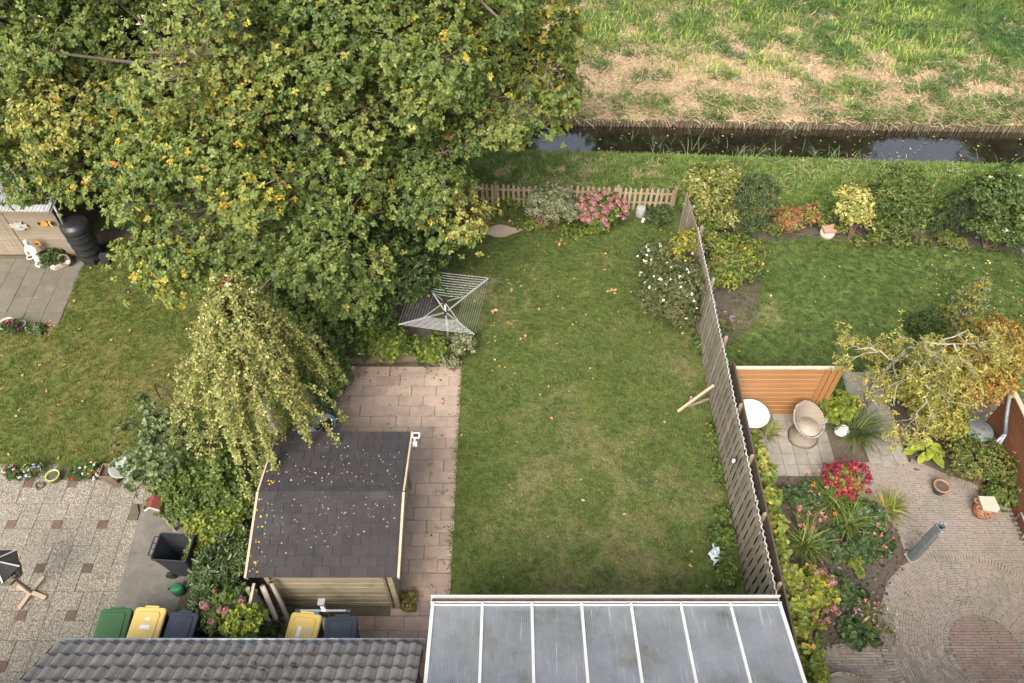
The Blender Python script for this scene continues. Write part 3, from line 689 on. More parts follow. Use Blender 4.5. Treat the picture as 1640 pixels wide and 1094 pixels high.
# fallen leaves on the lawns
fpal = [((.33, .21, .09), 4), ((.38, .26, .08), 3), ((.25, .14, .07), 3), ((.34, .17, .08), 2), ((.38, .32, .2), 1)]
P = np.r_[scatter(LAWN_M, .8, r_), scatter([(-1.5, 11), (2, 11), (2, 17.5), (-1.6, 17.5)], 2.5, r_)]
litter('fallen_leaves', P, .05, .07, fpal, 'scattered yellow and brown leaves on the middle lawn', r_)
ctr = [gx(820, 458), gx(980, 468), gx(895, 388), gx(840, 545), gx(790, 500), gx(818, 520), gx(795, 545)]
P = np.concatenate([np.array(c) + r_.normal(0, .06, (4, 2)) for c in ctr]); litter('leaf_heaps', P, .055, .1, [((.32, .2, .09), 3), ((.38, .26, .1), 2)], 'small heaps of tan oak leaves on the middle lawn', r_)
P = np.r_[scatter(LAWN_R, .5, r_), scatter([(11.5, 11.5), (14.4, 11.5), (14.4, 16.2), (11, 16.2)], 11, r_)]
litter('fallen_leaves', P, .05, .065, [((.38, .28, .08), 4), ((.38, .2, .07), 2), ((.36, .31, .16), 2)], 'small yellow leaves scattered over the right hand lawn', r_)
P = np.r_[scatter([(-15, 9.4), (-5.5, 9.6), (-5.5, 16), (-11.9, 16), (-11.9, 13.4), (-15, 13.4)], 2.4, r_)]
litter('fallen_leaves', P, .05, .07, fpal, 'scattered brown leaves on the left lawn by the composter', r_)
P = np.r_[scatter([(-4.4, 9), (-1.3, 9), (-1.3, 12), (-4.4, 12)], 5, r_), scatter([(-2.2, 4), (-1.3, 4), (-1.3, 9), (-2.2, 9)], 3, r_), scatter([(-4.4, 11.5), (-1.3, 11.8), (-1.3, 12.1), (-4.4, 12.1)], 40, r_), scatter([(-4.4, 9), (-4.0, 9), (-4.0, 12), (-4.4, 12)], 30, r_)]
litter('path_litter', P, .012, .06, [((.25, .14, .08), 4), ((.35, .18, .08), 2), ((.12, .08, .05), 4), ((.5, .3, .08), 1)], 'brown leaf crumbs on the pink slab terrace', r_)
P = scatter(BED, 160, r_); litter('bed_litter', P, .004, .06, [((.11, .085, .06), 4), ((.05, .04, .03), 6), ((.22, .17, .12), 1)], 'dead leaf crumbs on the soil of the flower bed', r_)
P = scatter([(-6.8, 3.0), (-4.9, 3.0), (-5.0, 9.0), (-7, 9.3)], 40, r_); litter('hedge_litter', P, .012, .07, [((.25, .17, .1), 4), ((.12, .09, .06), 4)], 'brown leaf litter under the left hedge', r_)
# weeds in the joints of the path and yard
wp = [gx(u, v) for u, v in ((700, 788), (712, 790), (735, 705), (690, 745), (720, 850), (716, 868), (735, 690), (686, 858), (725, 665), (690, 668), (645, 650), (647, 632), (618, 668), (700, 845), (714, 845), (688, 897), (706, 897), (640, 960), (655, 955), (668, 975), (690, 940), (696, 688), (605, 970))]
wp = [(x + a * .05, y + b_ * .02, 0) for x, y in wp for a, b_ in r_.normal(0, 1, (3, 2))]
wp += [(*(np.array(gx(u, v)) + r_.normal(0, .05, 2)), 0) for u, v in ((1535, 960), (1540, 962), (1550, 958), (1525, 1000), (1478, 858), (1470, 855), (1452, 870), (1395, 735), (1430, 740), (1385, 728)) for _ in range(3)]
wp += [(x, y, 0) for x, y in zip(r_.uniform(7.4, 8.4, 14), r_.uniform(5.2, 6.4, 14))]
wp += [(-1.27 + r_.normal(0, .035), y, 0) for y in r_.uniform(4.5, 12.1, 420)]
grass('joint_weeds', wp, tuft('tuft', 9, .05, .012, 'lawn_mid', 15, .7, .04, (30, 85)), 'small weeds growing in the joints of the paving', 'weeds', .5, 1.1)

# ================================================================== BUILT THINGS
r_ = np.random.default_rng(21)
# ---- stakes that hold the far bank of the ditch
mb = MB(); mb.tube([(0, 0, -.6), (0, 0, .0)], .04, 7); stk = mb.mesh('stake'); stk.materials.append(MATS['stake'])
rev = thing('bank_revetment', 'row of short round wooden stakes holding the far bank of the ditch', 'revetment', (9, yf(9), -.3))
for x in np.arange(1.2, 21, .098):
    piece(stk, 'stake', (x + r_.normal(0, .008), yf(x) - .06 + r_.normal(0, .012), -.2 + r_.normal(0, .03)), rev, r_.uniform(0, 6), (r_.uniform(.8, 1.15),) * 2 + (1,), (r_.normal(0, .05), r_.normal(0, .05), r_.uniform(0, 6)))

# ---- the garden shed with shingle roof
SX0, SX1, SY0, SY1, EZ, RZ_ = -4.84, -2.10, 5.82, 8.90, 2.0, 2.34; SYM = (SY0 + SY1) / 2
shed = thing('garden_shed', 'timber garden shed with dark shingled gable roof beside pink slab path', 'shed', ((SX0 + SX1) / 2, SYM, 0))
WX0, WX1, WY0, WY1 = -4.62, -2.3, 6.0, 8.72
wall = MB().box(((WX0 + WX1) / 2, (WY0 + WY1) / 2, .98), (WX1 - WX0 - .06, WY1 - WY0 - .06, 1.94)).part('wall', 'dark_wood', shed)
pl = MB().box((0, 0, 0), (1, .022, .188)).mesh('plank'); pl.materials.append(MATS['shed_wood'])
for z in np.arange(.1, 1.9, .194):
    piece(pl, 'plank', ((WX0 + WX1) / 2, WY0 + .02 + r_.normal(0, .002), z + .03), wall, 0, (WX1 - WX0, 1, 1), (R(1.5), 0, 0))
    piece(pl, 'plank', ((WX0 + WX1) / 2, WY1 - .02, z + .03), wall, 0, (WX1 - WX0, 1, 1), (R(-4), 0, 0))
    for x in (WX0 + .02, WX1 - .02): piece(pl, 'plank', (x, (WY0 + WY1) / 2, z + .03), wall, PI / 2, (WY1 - WY0, 1, 1))
for x, y in ((WX0, WY0), (WX1, WY0), (WX0, WY1), (WX1, WY1)): MB().box((x, y, .97), (.09, .09, 1.94)).part('corner_post', 'shed_wood', shed)
for x in (WX0 + .04, WX1 - .04):
    MB().add([(x - .02, WY0, 1.95), (x - .02, WY1, 1.95), (x - .02, SYM, 2.25), (x + .02, WY0, 1.95), (x + .02, WY1, 1.95), (x + .02, SYM, 2.25)], [(0, 1, 2), (3, 5, 4), (0, 3, 4, 1), (1, 4, 5, 2), (2, 5, 3, 0)]).part('gable', 'shed_wood', shed)
sl_ = math.atan2(RZ_ - EZ, SYM - SY0)
roof = MB().loft([[(SX0, SY0 + .01, EZ - .03), (SX1, SY0 + .01, EZ - .03), (SX1, SYM, RZ_ - .03), (SX0, SYM, RZ_ - .03)], [(SX0, SY0 + .01, EZ - .006), (SX1, SY0 + .01, EZ - .006), (SX1, SYM, RZ_ - .006), (SX0, SYM, RZ_ - .006)]])
roof.loft([[(SX0, SYM, RZ_ - .03), (SX1, SYM, RZ_ - .03), (SX1, SY1, EZ - .03), (SX0, SY1, EZ - .03)], [(SX0, SYM, RZ_ - .006), (SX1, SYM, RZ_ - .006), (SX1, SY1, EZ - .006), (SX0, SY1, EZ - .006)]])
roof = roof.part('roof', 'dark_wood', shed)
shm = MB().box((0, 0, 0), (1, 1, .011)).mesh('shingle'); shm.materials.append(MATS['shingle'])
nrow = 8; ext = math.hypot(SYM - SY0, RZ_ - EZ) / nrow
for side in (0, 1):
    for i in range(nrow):
        x = SX0 - (.0 if i % 2 else .17)
        while x < SX1:
            x0, x1 = max(x, SX0 + .002), min(x + .336, SX1 - .002); x += .338
            if x1 - x0 < .03: continue
            t = (i + .5) * ext - .012; y = SY0 + math.cos(sl_) * t; z = EZ + math.sin(sl_) * t + .006 + r_.normal(0, .0008)
            rx = sl_ - R(2.8)
            if side: y = SY0 + SY1 - y; rx = -rx
            piece(shm, 'shingle', ((x0 + x1) / 2, y, z), roof, 0, (x1 - x0 - .009, ext + .03, 1), (rx, 0, r_.normal(0, .002)))
rc = MB().box((0, 0, .0), (1, .16, .008)).mesh('ridge_cap'); rc.materials.append(MATS['shingle'])
for i in range(8): 
    for s in (-1, 1): piece(rc, 'ridge_cap', (SX0 + .18 + i * .353, SYM + s * .07, RZ_ + .002 - .004 * (i % 2)), roof, 0, (.35, 1, 1), (-s * sl_, 0, 0))
for x in (SX0 - .027, SX1 + .027):
    MB().beam((x, SY0 - .02, EZ - .055), (x, SYM, RZ_ - .05), .045, .15).part('bargeboard', 'light_wood', shed)
    MB().beam((x, SYM, RZ_ - .05), (x, SY1 + .02, EZ - .055), .035, .14).part('bargeboard', 'light_wood', shed)
MB().box(((SX0 + SX1) / 2, SY0 + .03, EZ - .07), (SX1 - SX0, .025, .06)).part('fascia', 'dark_wood', shed)
MB().box((-2.42, 5.965, .98), (.05, .02, 1.9)).part('batten', 'sleeper', shed)
x, y, z = gp(662, 703, 2.0)
lamp = thing('floodlight', 'white floodlight on a bracket at the far corner of the shingled shed roof', 'lamp', (x - .08, y, z - .12))
MB().box((x - .03, y, z - .08), (.14, .03, .03)).box((x + .03, y - .05, z - .04), (.03, .12, .1)).part('bracket', 'white_paint', lamp)
MB().loft([rrect(x + .05, y + .06, .15, .12, .015, z), rrect(x + .05, y + .06, .17, .14, .02, z + .04)]).part('housing', 'white_paint', lamp)
MB().sheet(rrect(x + .05, y + .06, .11, .08, .01, 0), z + .043).part('glass', 'bin_dark', lamp)
MB().loft([rrect(x + .03, y - .1, .12, .1, .02, z - .06), rrect(x + .03, y - .1, .1, .08, .02, z + .0)]).part('sensor', 'white_paint', lamp)

# petals and leaves lying on the shed roof
def roofz(y): return (EZ + (y - SY0) * math.tan(sl_) if y < SYM else EZ + (SY1 - y) * math.tan(sl_)) + .016
P = scatter([(SX0 + .05, SY0 + .1), (SX1 - .1, SY0 + .9), (SX1 - .1, SY1 - .4), (SX0 + .3, SY1 - .2)], 70, r_); P = P[r_.random(len(P)) < np.clip(.9 - np.abs(P[:, 1] - 7.2) * .35, .15, 1)]
litter('fallen_petals', np.c_[P, [roofz(y) for x, y in P]], 0, .021, [((.55, .53, .46), 4), ((.55, .52, .42), 2)], 'tiny whitish petals scattered over the dark shed roof', r_, 'petals', .9)
P = np.r_[np.c_[r_.normal(SX0 + .12, .07, 34), r_.uniform(SY0 + .05, 7.9, 34)], scatter([(SX0 + .3, 6.6), (SX1 - .2, 6.9), (SX1 - .1, 8.7), (SX0 + .5, 8.7)], 1.4, r_)]; P[:, 0] = np.maximum(P[:, 0], SX0 + .02)
litter('roof_leaves', np.c_[P, [roofz(y) + .004 for x, y in P]], 0, .04, [((.42, .28, .05), 4), ((.55, .3, .03), 2), ((.4, .3, .1), 1)], 'small yellow leaves along the left edge of the shed roof', r_, wmul=.85)

# ---- lean-to roof of concrete tiles with zinc gutter (bottom left)
EX0, EX1, EY, EZ2, PIT = -7.72, -1.5, 4.43, 2.28, R(40)
lean = thing('tiled_outbuilding', 'outbuilding with grey mossy concrete tile roof along the bottom edge', 'outbuilding', (-4.6, 3.5, 0))
MB().box((-4.6, 3.05, 1.1), (5.9, 2.6, 2.2)).part('wall', 'brick_red', lean)
tr_ = MB().loft([[(EX0, EY, EZ2 - .06), (EX1, EY, EZ2 - .06), (EX1, EY - 2.4, EZ2 - .06 + 2.4 * math.tan(PIT)), (EX0, EY - 2.4, EZ2 - .06 + 2.4 * math.tan(PIT))],
                 [(EX0, EY, EZ2 - .03), (EX1, EY, EZ2 - .03), (EX1, EY - 2.4, EZ2 - .03 + 2.4 * math.tan(PIT)), (EX0, EY - 2.4, EZ2 - .03 + 2.4 * math.tan(PIT))]]).part('roof', 'dark_wood', lean)
TW, TL = .214, .36
mb = MB(); vs_ = []; n = 12
for yy, dz in ((0, .0), (.03, -.004), (TL * .6, .02), (TL + .05, .05)):
    for i in range(n + 1):
        t = i / n; prof_ = .034 * (math.sin(PI * t / .62) ** .8 if t < .62 else -.35 * math.sin(PI * (t - .62) / .38))
        vs_.append((t * (TW + .01) - TW / 2, -yy, prof_ + .05 - dz))
front = [(x, 0.004, z - .035) for x, y, z in vs_[:n + 1]]
mb.add(vs_ + front, [(k * (n + 1) + i, k * (n + 1) + i + 1, (k + 1) * (n + 1) + 1 + i, (k + 1) * (n + 1) + i) for k in range(3) for i in range(n)] + [(i, 4 * (n + 1) + i, 4 * (n + 1) + 1 + i, i + 1) for i in range(n)])
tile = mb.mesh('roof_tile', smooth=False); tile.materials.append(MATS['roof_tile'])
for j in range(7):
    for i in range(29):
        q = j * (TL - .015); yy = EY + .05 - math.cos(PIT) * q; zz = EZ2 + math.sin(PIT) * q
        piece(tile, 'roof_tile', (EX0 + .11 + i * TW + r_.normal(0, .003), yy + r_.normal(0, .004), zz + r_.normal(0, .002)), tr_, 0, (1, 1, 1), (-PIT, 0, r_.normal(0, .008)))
MB().beam((EX0 - .03, EY + .0, EZ2 - .02), (EX0 - .03, EY - 2.4, EZ2 + 2.4 * math.tan(PIT) - .02), .04, .12).part('verge_board', 'dark_wood', lean)
mb = MB(); pr = []
for x in (EX0 - .06, EX1 + .02): pr.append([(x, EY + .115 + .062 * math.cos(a), EZ2 - .04 + .062 * math.sin(a)) for a in np.linspace(PI, 2 * PI, 9)] + [(x, EY + .115 + .052 * math.cos(a), EZ2 - .036 + .052 * math.sin(a)) for a in np.linspace(2 * PI, PI, 9)])
gut = mb.loft(pr).part('gutter', 'zinc', lean, True)
MB().tube([(EX0 - .06, EY + .18, EZ2 - .035), (EX1 + .02, EY + .18, EZ2 - .035)], .012, 8).part('gutter_bead', 'zinc', gut, True)
for u in (550 / 2.343, 1240 / 2.343):
    x = gp(u, 1027, EZ2)[0]; MB().tube([(x, EY + .18, EZ2 - .035), (x + .06, EY + .18, EZ2 - .035)], .016, 8).part('gutter_joint', 'galvanised', gut, True)
# ---- white canopy with ribbed sheets
CX0, CX1, CY, CZ, SLP, CL = -1.40, 4.66, 5.14, 2.42, R(15), 3.3
can = thing('canopy', 'white framed garden canopy with ribbed translucent roof sheets', 'canopy', ((CX0 + CX1) / 2, CY, 0))
yb, zb = CY - CL * math.cos(SLP), CZ + CL * math.sin(SLP)
bx = np.linspace(CX0 + .03, CX1 - .03, 8)
for i in range(7):
    a, b_ = bx[i] + .02, bx[i + 1] - .02
    MB().loft([[(a, CY - .02, CZ), (b_, CY - .02, CZ), (b_, yb, zb), (a, yb, zb)], [(a, CY - .02, CZ + .016), (b_, CY - .02, CZ + .016), (b_, yb, zb + .016), (a, yb, zb + .016)]]).part('roof_sheet', 'polycarbonate', can)
for i, x in enumerate(bx):
    MB().beam((x, CY + .01, CZ + .02), (x, yb, zb + .02), .05 if 0 < i < 7 else .06, .035).beam((x, CY - .05, CZ - .06), (x, yb, zb - .06), .045, .1).part('glazing_bar', 'white_paint', can)
MB().box(((CX0 + CX1) / 2, CY - .03, CZ - .075), (CX1 - CX0, .06, .14)).part('front_beam', 'white_paint', can)
g_ = MB(); prf = [(.0, .03), (.0, -.1), (.13, -.1), (.13, .035), (.112, .035), (.112, -.082), (.016, -.082), (.016, .03)]
g_.loft([[(x, CY + .03 + a, CZ - .02 + b_) for a, b_ in prf] for x in (CX0 - .02, CX1 + .02)])
gg = g_.part('gutter', 'white_paint', can)
MB().box(((CX0 + CX1) / 2, CY + .092, CZ - .085), (CX1 - CX0, .08, .012)).part('gutter_silt', 'soil', gg)
for x in (CX0 + .06, 1.6, CX1 - .06): MB().box((x, CY - .03, 1.14), (.1, .1, 2.27)).part('post', 'white_paint', can)
MB().beam((CX0, CY - .02, CZ + .005), (CX1, CY - .02, CZ + .005), .03, .05).part('end_trim', 'white_paint', can)
# blurred blue thing below the first sheet
x, y, z = gp(708, 1082, .5); sb = thing('garden_chair', 'blue chair seen blurred through the first sheet of the canopy', 'chair', (x, y, .034))
MB().box((x, y, .45), (.5, .5, .1)).part('cushion', 'blue_fabric', sb); MB().box((x, y - .24, .72), (.5, .07, .5)).part('backrest', 'blue_fabric', sb)
for a in (-.2, .2):
    for c in (-.2, .2): MB().box((x + a, y + c, .217), (.04, .04, .366)).part('leg', 'aluminium', sb)
# house wall that carries the canopy and the outbuilding
hw = MB().box((0, 1.55, 2.6), (24, .2, 5.2)).top('house_wall', 'brick_red', 'brick rear wall of the house that carries the canopy', 'house wall', (0, 1.55, 0))

# ---- wheelie bins
def wheelie(loc, rz, lidm, label, bodym='bin_dark', opened=False, sticker=0, sc=1.0):
    t = thing('wheelie_bin', label, 'bin', loc, 'wheelie bins'); x0, y0, z0 = loc
    def P_(pts): 
        c, s = math.cos(rz), math.sin(rz); return [(x0 + (x * c - y * s) * sc, y0 + (x * s + y * c) * sc, z0 + z * sc) for x, y, z in pts]
    def add(mb, name, m, par=t, smooth=False): mb.v = P_(mb.v); return mb.part(name, m, par, smooth)
    rings = [rrect(0, .03, .44, .46, .05, .06), rrect(0, .02, .5, .58, .05, .6), rrect(0, .0, .55, .68, .05, .92), rrect(0, 0, .58, .71, .05, .93), rrect(0, 0, .58, .71, .05, .985)]
    inner = [rrect(0, 0, .535, .665, .045, .985), rrect(0, .02, .46, .54, .045, .55), rrect(0, .03, .40, .42, .045, .12)]
    body = add(MB().loft(rings + inner), 'body', bodym)
    if opened: add(MB().box((.05, .0, .15), (.25, .3, .06)).box((-.08, .05, .14), (.2, .2, .08), rz=.6), 'rubbish', 'black_plastic')
    h = MB().tube([(-.2, -.34, .95), (-.2, -.43, .97), (.2, -.43, .97), (.2, -.34, .95)], .016, 6); add(h, 'handle', bodym, body, True)
    if opened: add(MB().tube([(-.06, -.34, .95), (-.06, -.43, .97)], .014, 6).tube([(.06, -.34, .95), (.06, -.43, .97)], .014, 6), 'handle_rib', bodym, body)
    for s in (-1, 1):
        wh = add(MB().tube([(s * .2, -.25, .1), (s * .27, -.25, .1)], .1, 14), 'wheel', 'black_plastic'); add(MB().tube([(s * .27, -.25, .1), (s * .275, -.25, .1)], .045, 10), 'hub', 'bin_dark', wh)
    if not opened:
        lid = add(MB().loft([rrect(0, .0, .6, .735, .07, .985), rrect(0, 0, .6, .735, .07, 1.015), rrect(0, 0, .575, .71, .07, 1.035), rrect(0, 0, .5, .62, .07, 1.042)]), 'lid', lidm)
        add(MB().loft([rrect(0, .02, .42, .52, .06, 1.042), rrect(0, .02, .42, .52, .06, 1.05), rrect(0, .02, .395, .495, .055, 1.062)]), 'lid_panel', lidm, lid)
        add(MB().tube([(-.22, -.36, 1.02), (-.22, -.42, 1.0)], .022, 6).tube([(.22, -.36, 1.02), (.22, -.42, 1.0)], .022, 6), 'hinge', lidm, lid)
        add(MB().box((0, .38, 1.0), (.26, .04, .025)), 'grip', lidm, lid)
        if sticker == 1: add(MB().loft([rrect(0, -.02, .18, .075, .005, 1.063), rrect(0, -.02, .18, .075, .005, 1.065)]), 'sticker', 'sticker', lid); add(MB().loft([rrect(.01, .13, .09, .05, .005, 1.063), rrect(.01, .13, .09, .05, .005, 1.065)]), 'sticker', 'sticker', lid)
        if sticker == 2: add(MB().loft([rrect(-.06, .0, .07, .2, .005, 1.063), rrect(-.06, .0, .07, .2, .005, 1.065)]), 'sticker', 'sticker', lid); add(MB().loft([rrect(.11, .04, .07, .08, .005, 1.063), rrect(.11, .04, .07, .08, .005, 1.065)]), 'sticker', 'sticker_blue', lid)
    return t
wheelie((-7.50, 5.22, .012), R(2), 'bin_green', 'wheelie bin with green lid, leftmost of the three under the gutter')
wheelie((-6.87, 5.24, .012), R(-2), 'bin_yellow', 'wheelie bin with yellow lid between the green and the dark lidded bins', sticker=1)
wheelie((-6.24, 5.20, .012), R(-3), 'bin_slate', 'dark slate lidded wheelie bin next to the hedge, right of a yellow lid', sc=.93)
wheelie((-6.80, 6.84, .012), R(-94), 'bin_dark', 'open black wheelie bin without lid standing alone on the concrete path', opened=True, sc=1.02)
wheelie((-3.92, 5.13, .008), R(-6), 'bin_yellow', 'yellow lidded wheelie bin with white sticker in front of the shed', sticker=2)
wheelie((-3.2, 5.06, .008), R(2), 'bin_slate', 'dark blue lidded wheelie bin in front of the shed, right of the yellow one', sc=1.02)

# things leaning by the shed
t = thing('pipe', 'cream coloured pipe leaning on the front corner of the shed', 'pipe', (-4.32, 5.45, .01)); MB().tube([(-4.30, 5.42, .02), (-4.52, 5.9, 1.55)], .045, 10, False).part('tube', 'stone_pale', t, True)
MB().tube([(-4.5, 5.85, 1.4), (-4.519, 5.897, 1.545)], .038, 10).part('bore', 'black_plastic', t)
MB().tube([(-4.45, 5.25, .02), (-4.70, 5.85, 1.45)], .05, 10).top('rusty_pipe', 'rust', 'white pipe with orange rust stains leaning by the shed corner', 'pipe', (-4.45, 5.25, 0), smooth=True)
MB().beam((-4.25, 4.98, .02), (-4.72, 5.5, 1.0), .09, .025).top('loose_plank', 'light_wood', 'loose brown plank leaning beside the pipes by the shed', 'plank', (-4.25, 4.98, 0))
t = thing('wheeled_frame', 'aluminium frame with blue end caps standing behind the yellow lidded bin at the shed', 'frame', (-3.6, 5.62, 0)); x, y = -3.6, 5.62
MB().box((x, y, .62), (.07, .07, 1.2)).box((x, y + .02, 1.22), (.13, .12, .05)).part('column', 'aluminium', t); MB().box((x, y - .06, .98), (.95, .035, .035)).part('crossbar', 'aluminium', t)
for s in (-1, 1): MB().tube([(x + s * .44, y - .06, .98), (x + s * .53, y - .06, .98)], .038, 10).part('end_cap', 'bin_slate', t)
MB().box((x, y, .02), (.6, .3, .03)).part('base', 'aluminium', t); MB().box((x - .12, y - .1, .93), (.1, .06, .12)).part('clamp', 'blue_fabric', t)
MB().box((-4.12, 5.45, .21), (.2, .05, .42), rz=.2).top('paving_offcut', 'old_slab', 'grey slab offcut standing on edge behind the yellow bin by the shed', 'slab', (-4.12, 5.45, 0))

# ---- boundary fence left of the shed
bf = thing('boundary_fence', 'weathered board fence between the left hedge and the shed', 'fence', (-4.8, 5.0, 0))
bb = MB().box((0, 0, .85), (.02, .145, 1.7)).mesh('board'); bb.materials.append(MATS['fence_wood'])
for y in np.arange(3.4, 5.75, .15): piece(bb, 'board', (-4.78 + r_.normal(0, .004), y, 0), bf, r_.normal(0, .02))
for z in (.4, 1.4): MB().box((-4.81, 4.6, z), (.035, 2.4, .07)).part('rail', 'fence_wood', bf)
for y in (3.5, 5.68): MB().box((-4.86, y, .88), (.07, .07, 1.76)).part('post', 'fence_wood', bf)
MB().box((-4.78, 4.6, 1.712), (.05, 2.4, .022)).part('capping', 'stone_pale', bf)

# ---- middle board fence with a rope along its top
FX = 4.83
bdm = MB().box((0, 0, .9), (.014, 1, 1.76)).mesh('board'); bdm.materials.append(MATS['fence_wood'])
fence = thing('board_fence', 'long weathered fence of upright boards along the right side of the middle lawn', 'fence', (FX, 10.4, 0))
y = 3.2; k = 0
while y < 17.02:
    h = 1.0 if y < 15.2 else 1.0 - (y - 15.2) * .09
    piece(bdm, 'board', (FX - .012 + r_.normal(0, .003), y, .02 + r_.normal(0, .006)), fence, r_.normal(0, .015), (1, .13, h)); y += .197
for z in (.32, .92, 1.5): MB().box((FX + .022, 9.2, z), (.04, 12.2, .09)).part('rail', 'fence_wood', fence)
for z in (.3, .85, 1.38): MB().box((FX + .022, 16.15, z), (.04, 1.7, .08)).part('rail', 'fence_wood', fence)
for y in (17.08, 15.3, 13.45, 11.6, 9.72, 8.45, 7.15, 5.75, 4.4): 
    MB().lathe([(.046, 0), (.046, 1.82 if y < 15.5 else 1.72), (.03, 1.86 if y < 15.5 else 1.76)], (FX + .1, y, 0), 10).part('post', 'sleeper', fence)
rp_ = [Vector((FX - .005 + .018 * math.sin(i * 1.9), 3.2 + i * .045, 1.81 + .018 * math.cos(i * 1.9) + .015 * math.sin(i * .12))) for i in range(270)]
rope = MB().tube(rp_, [.014 + .004 * math.sin(i * 2.3) for i in range(270)], 6).top('rope', 'rope', 'pale grey twisted rope fixed along the top of the board fence', 'rope', (FX, 10, 1.8), smooth=True)
for u, v in ((1108, 331), (1121, 403), (1141, 485), (1160, 579), (1179, 683), (1202, 803)):
    x, y, z = gp(u, v, 1.83); MB().box((FX, y, 1.835), (.035, .05, .035)).part('clip', 'teal_clip', rope)
# neighbour's taller boards behind it
nf = thing('dark_fence', 'dark brown solid fence just behind the roped board fence, carrying the ivy', 'fence', (4.98, 7, 0))
ndm = MB().box((0, 0, .91), (.022, .146, 1.82)).mesh('board'); ndm.materials.append(MATS['dark_wood'])
for y in np.arange(3.0, 10.85, .148): piece(ndm, 'board', (4.975, y, 0), nf, 0, (1, 1, 1 + r_.normal(0, .003)))
MB().box((4.975, 6.9, 1.84), (.035, 7.9, .03)).part('capping', 'dark_wood', nf)
for z in (.4, 1.4): MB().box((5.005, 6.9, z), (.035, 7.8, .09)).part('rail', 'dark_wood', nf)

# strut propping the board fence
sx, sy, _ = gp(1085, 660, 0); st = thing('fence_prop', 'slanted timber prop bracing the board fence from the lawn', 'prop', (sx, sy, 0))
MB().beam((sx, sy - .02, .06), (FX - .05, sy + .28, .72), .06, .045).part('brace', 'light_wood', st); MB().beam((sx + .25, sy + .12, .05), (FX - .05, sy + .3, .12), .05, .05).part('lower_brace', 'sleeper', st)
MB().box((sx + .3, sy + .2, .17), (.045, .045, .36)).part('peg', 'picket_wood', st)
x, y, z = gp(1166, 737, 1.15); wl = thing('wall_lamp', 'small black and white lamp fixed to the face of the board fence', 'lamp', (FX - .05, y, z - .1))
MB().box((FX - .035, y, z), (.03, .09, .16)).part('plate', 'black_plastic', wl); MB().lathe([(.02, -.09), (.035, -.06), (.035, .0), (.015, .03)], (FX - .075, y, z), 12).part('shade', 'enamel', wl, True)
# plastic bottle bag by the fence foot
x, y, _ = gp(1147, 900, 0); pb = thing('plastic_bag', 'crumpled white plastic bag with blue tint lying at the foot of the board fence', 'bag', (x, y, 0))
mb = MB(); ng_ = 11
vs_ = [(x - .12 + .24 * a / 10 + .05 * math.sin(b_ * .9) + r_.normal(0, .012), y - .12 + .5 * b_ / 10 + r_.normal(0, .012), .07 + .05 * math.sin(a * 1.3 + b_) * math.cos(b_ * 1.1) + abs(r_.normal(0, .035))) for b_ in range(ng_) for a in range(ng_) ]
vs_ = [((px - x) * (1 - .06 * abs(iy - 3)) + x, py, pz) for (px, py, pz), iy in zip(vs_, [q // ng_ for q in range(ng_ * ng_)])]
mb.add(vs_, [(q, q + 1, q + ng_ + 1, q + ng_) for q in range(ng_ * (ng_ - 1)) if q % ng_ < ng_ - 1])
mb.part('film', 'plastic_film', pb)

# ---- picket fence at the far end
pk = MB().loft([[(-.04, -.011, 0), (.04, -.011, 0), (.04, .011, 0), (-.04, .011, 0)], [(-.04, -.011, .74), (.04, -.011, .74), (.04, .011, .74), (-.04, .011, .74)], [(-.03, -.011, .79), (.03, -.011, .79), (.03, .011, .79), (-.03, .011, .79)], [(-.012, -.011, .815), (.012, -.011, .815), (.012, .011, .815), (-.012, .011, .815)]]).mesh('picket'); pk.materials.append(MATS['picket_wood'])
pf = thing('picket_fence', 'low weathered picket fence at the far end of the middle lawn', 'fence', (1.9, 18.1, 0))
x = -1.5
while x < 4.72:
    yy = 18.19 - (x + 1) * .04; piece(pk, 'picket', (x, yy + r_.normal(0, .004), .02 + r_.normal(0, .008)), pf, r_.normal(0, .03), (1, 1, 1 + r_.normal(0, .012)), (r_.normal(0, .02), r_.normal(0, .015), 0)); x += .155
for z in (.28, .62): MB().beam((-1.55, 18.25, z), (4.75, 17.99, z), .03, .06).part('rail', 'picket_wood', pf)
for x in (-.48, 1.3, 3.1, 4.78): MB().box((x, 18.2 - (x + 1) * .04 + .06, .43), (.07, .07, .86)).part('post', 'picket_wood', pf)
x, y, z = gp(1025, 345, 0); po = thing('bucket', 'grey upturned bucket on the grass by the picket fence', 'bucket', (x, y, 0)); MB().lathe([(.15, 0), (.17, .02), (.13, .3), (.12, .31), (.0, .305)], (x, y, .01), 16).part('shell', 'grey_pot', po, True)
x, y, z = gp(1030, 356, 0); MB().lathe([(.06, 0), (.07, .03), (.04, .08), (.05, .12), (.0, .15)], (x, y, .02), 10).top('white_stone', 'white_stone', 'small white stone lying in front of the upturned bucket', 'stone', (x, y, 0), smooth=True)
x, y, z = gp(875, 307, .7); hb = thing('fence_ornament', 'tiny white ornament on a stick at the picket fence above the variegated shrub', 'ornament', (x, 18.0, 0)); MB().tube([(x, 18.0, 0), (x, 18.0, .85)], .008, 5).part('stick', 'twig', hb); MB().lathe([(.0, .8), (.04, .84), (.05, .9), (.03, .95), (0, .98)], (x, 18.0, 0), 10, cap=False).part('figure', 'enamel', hb, True)

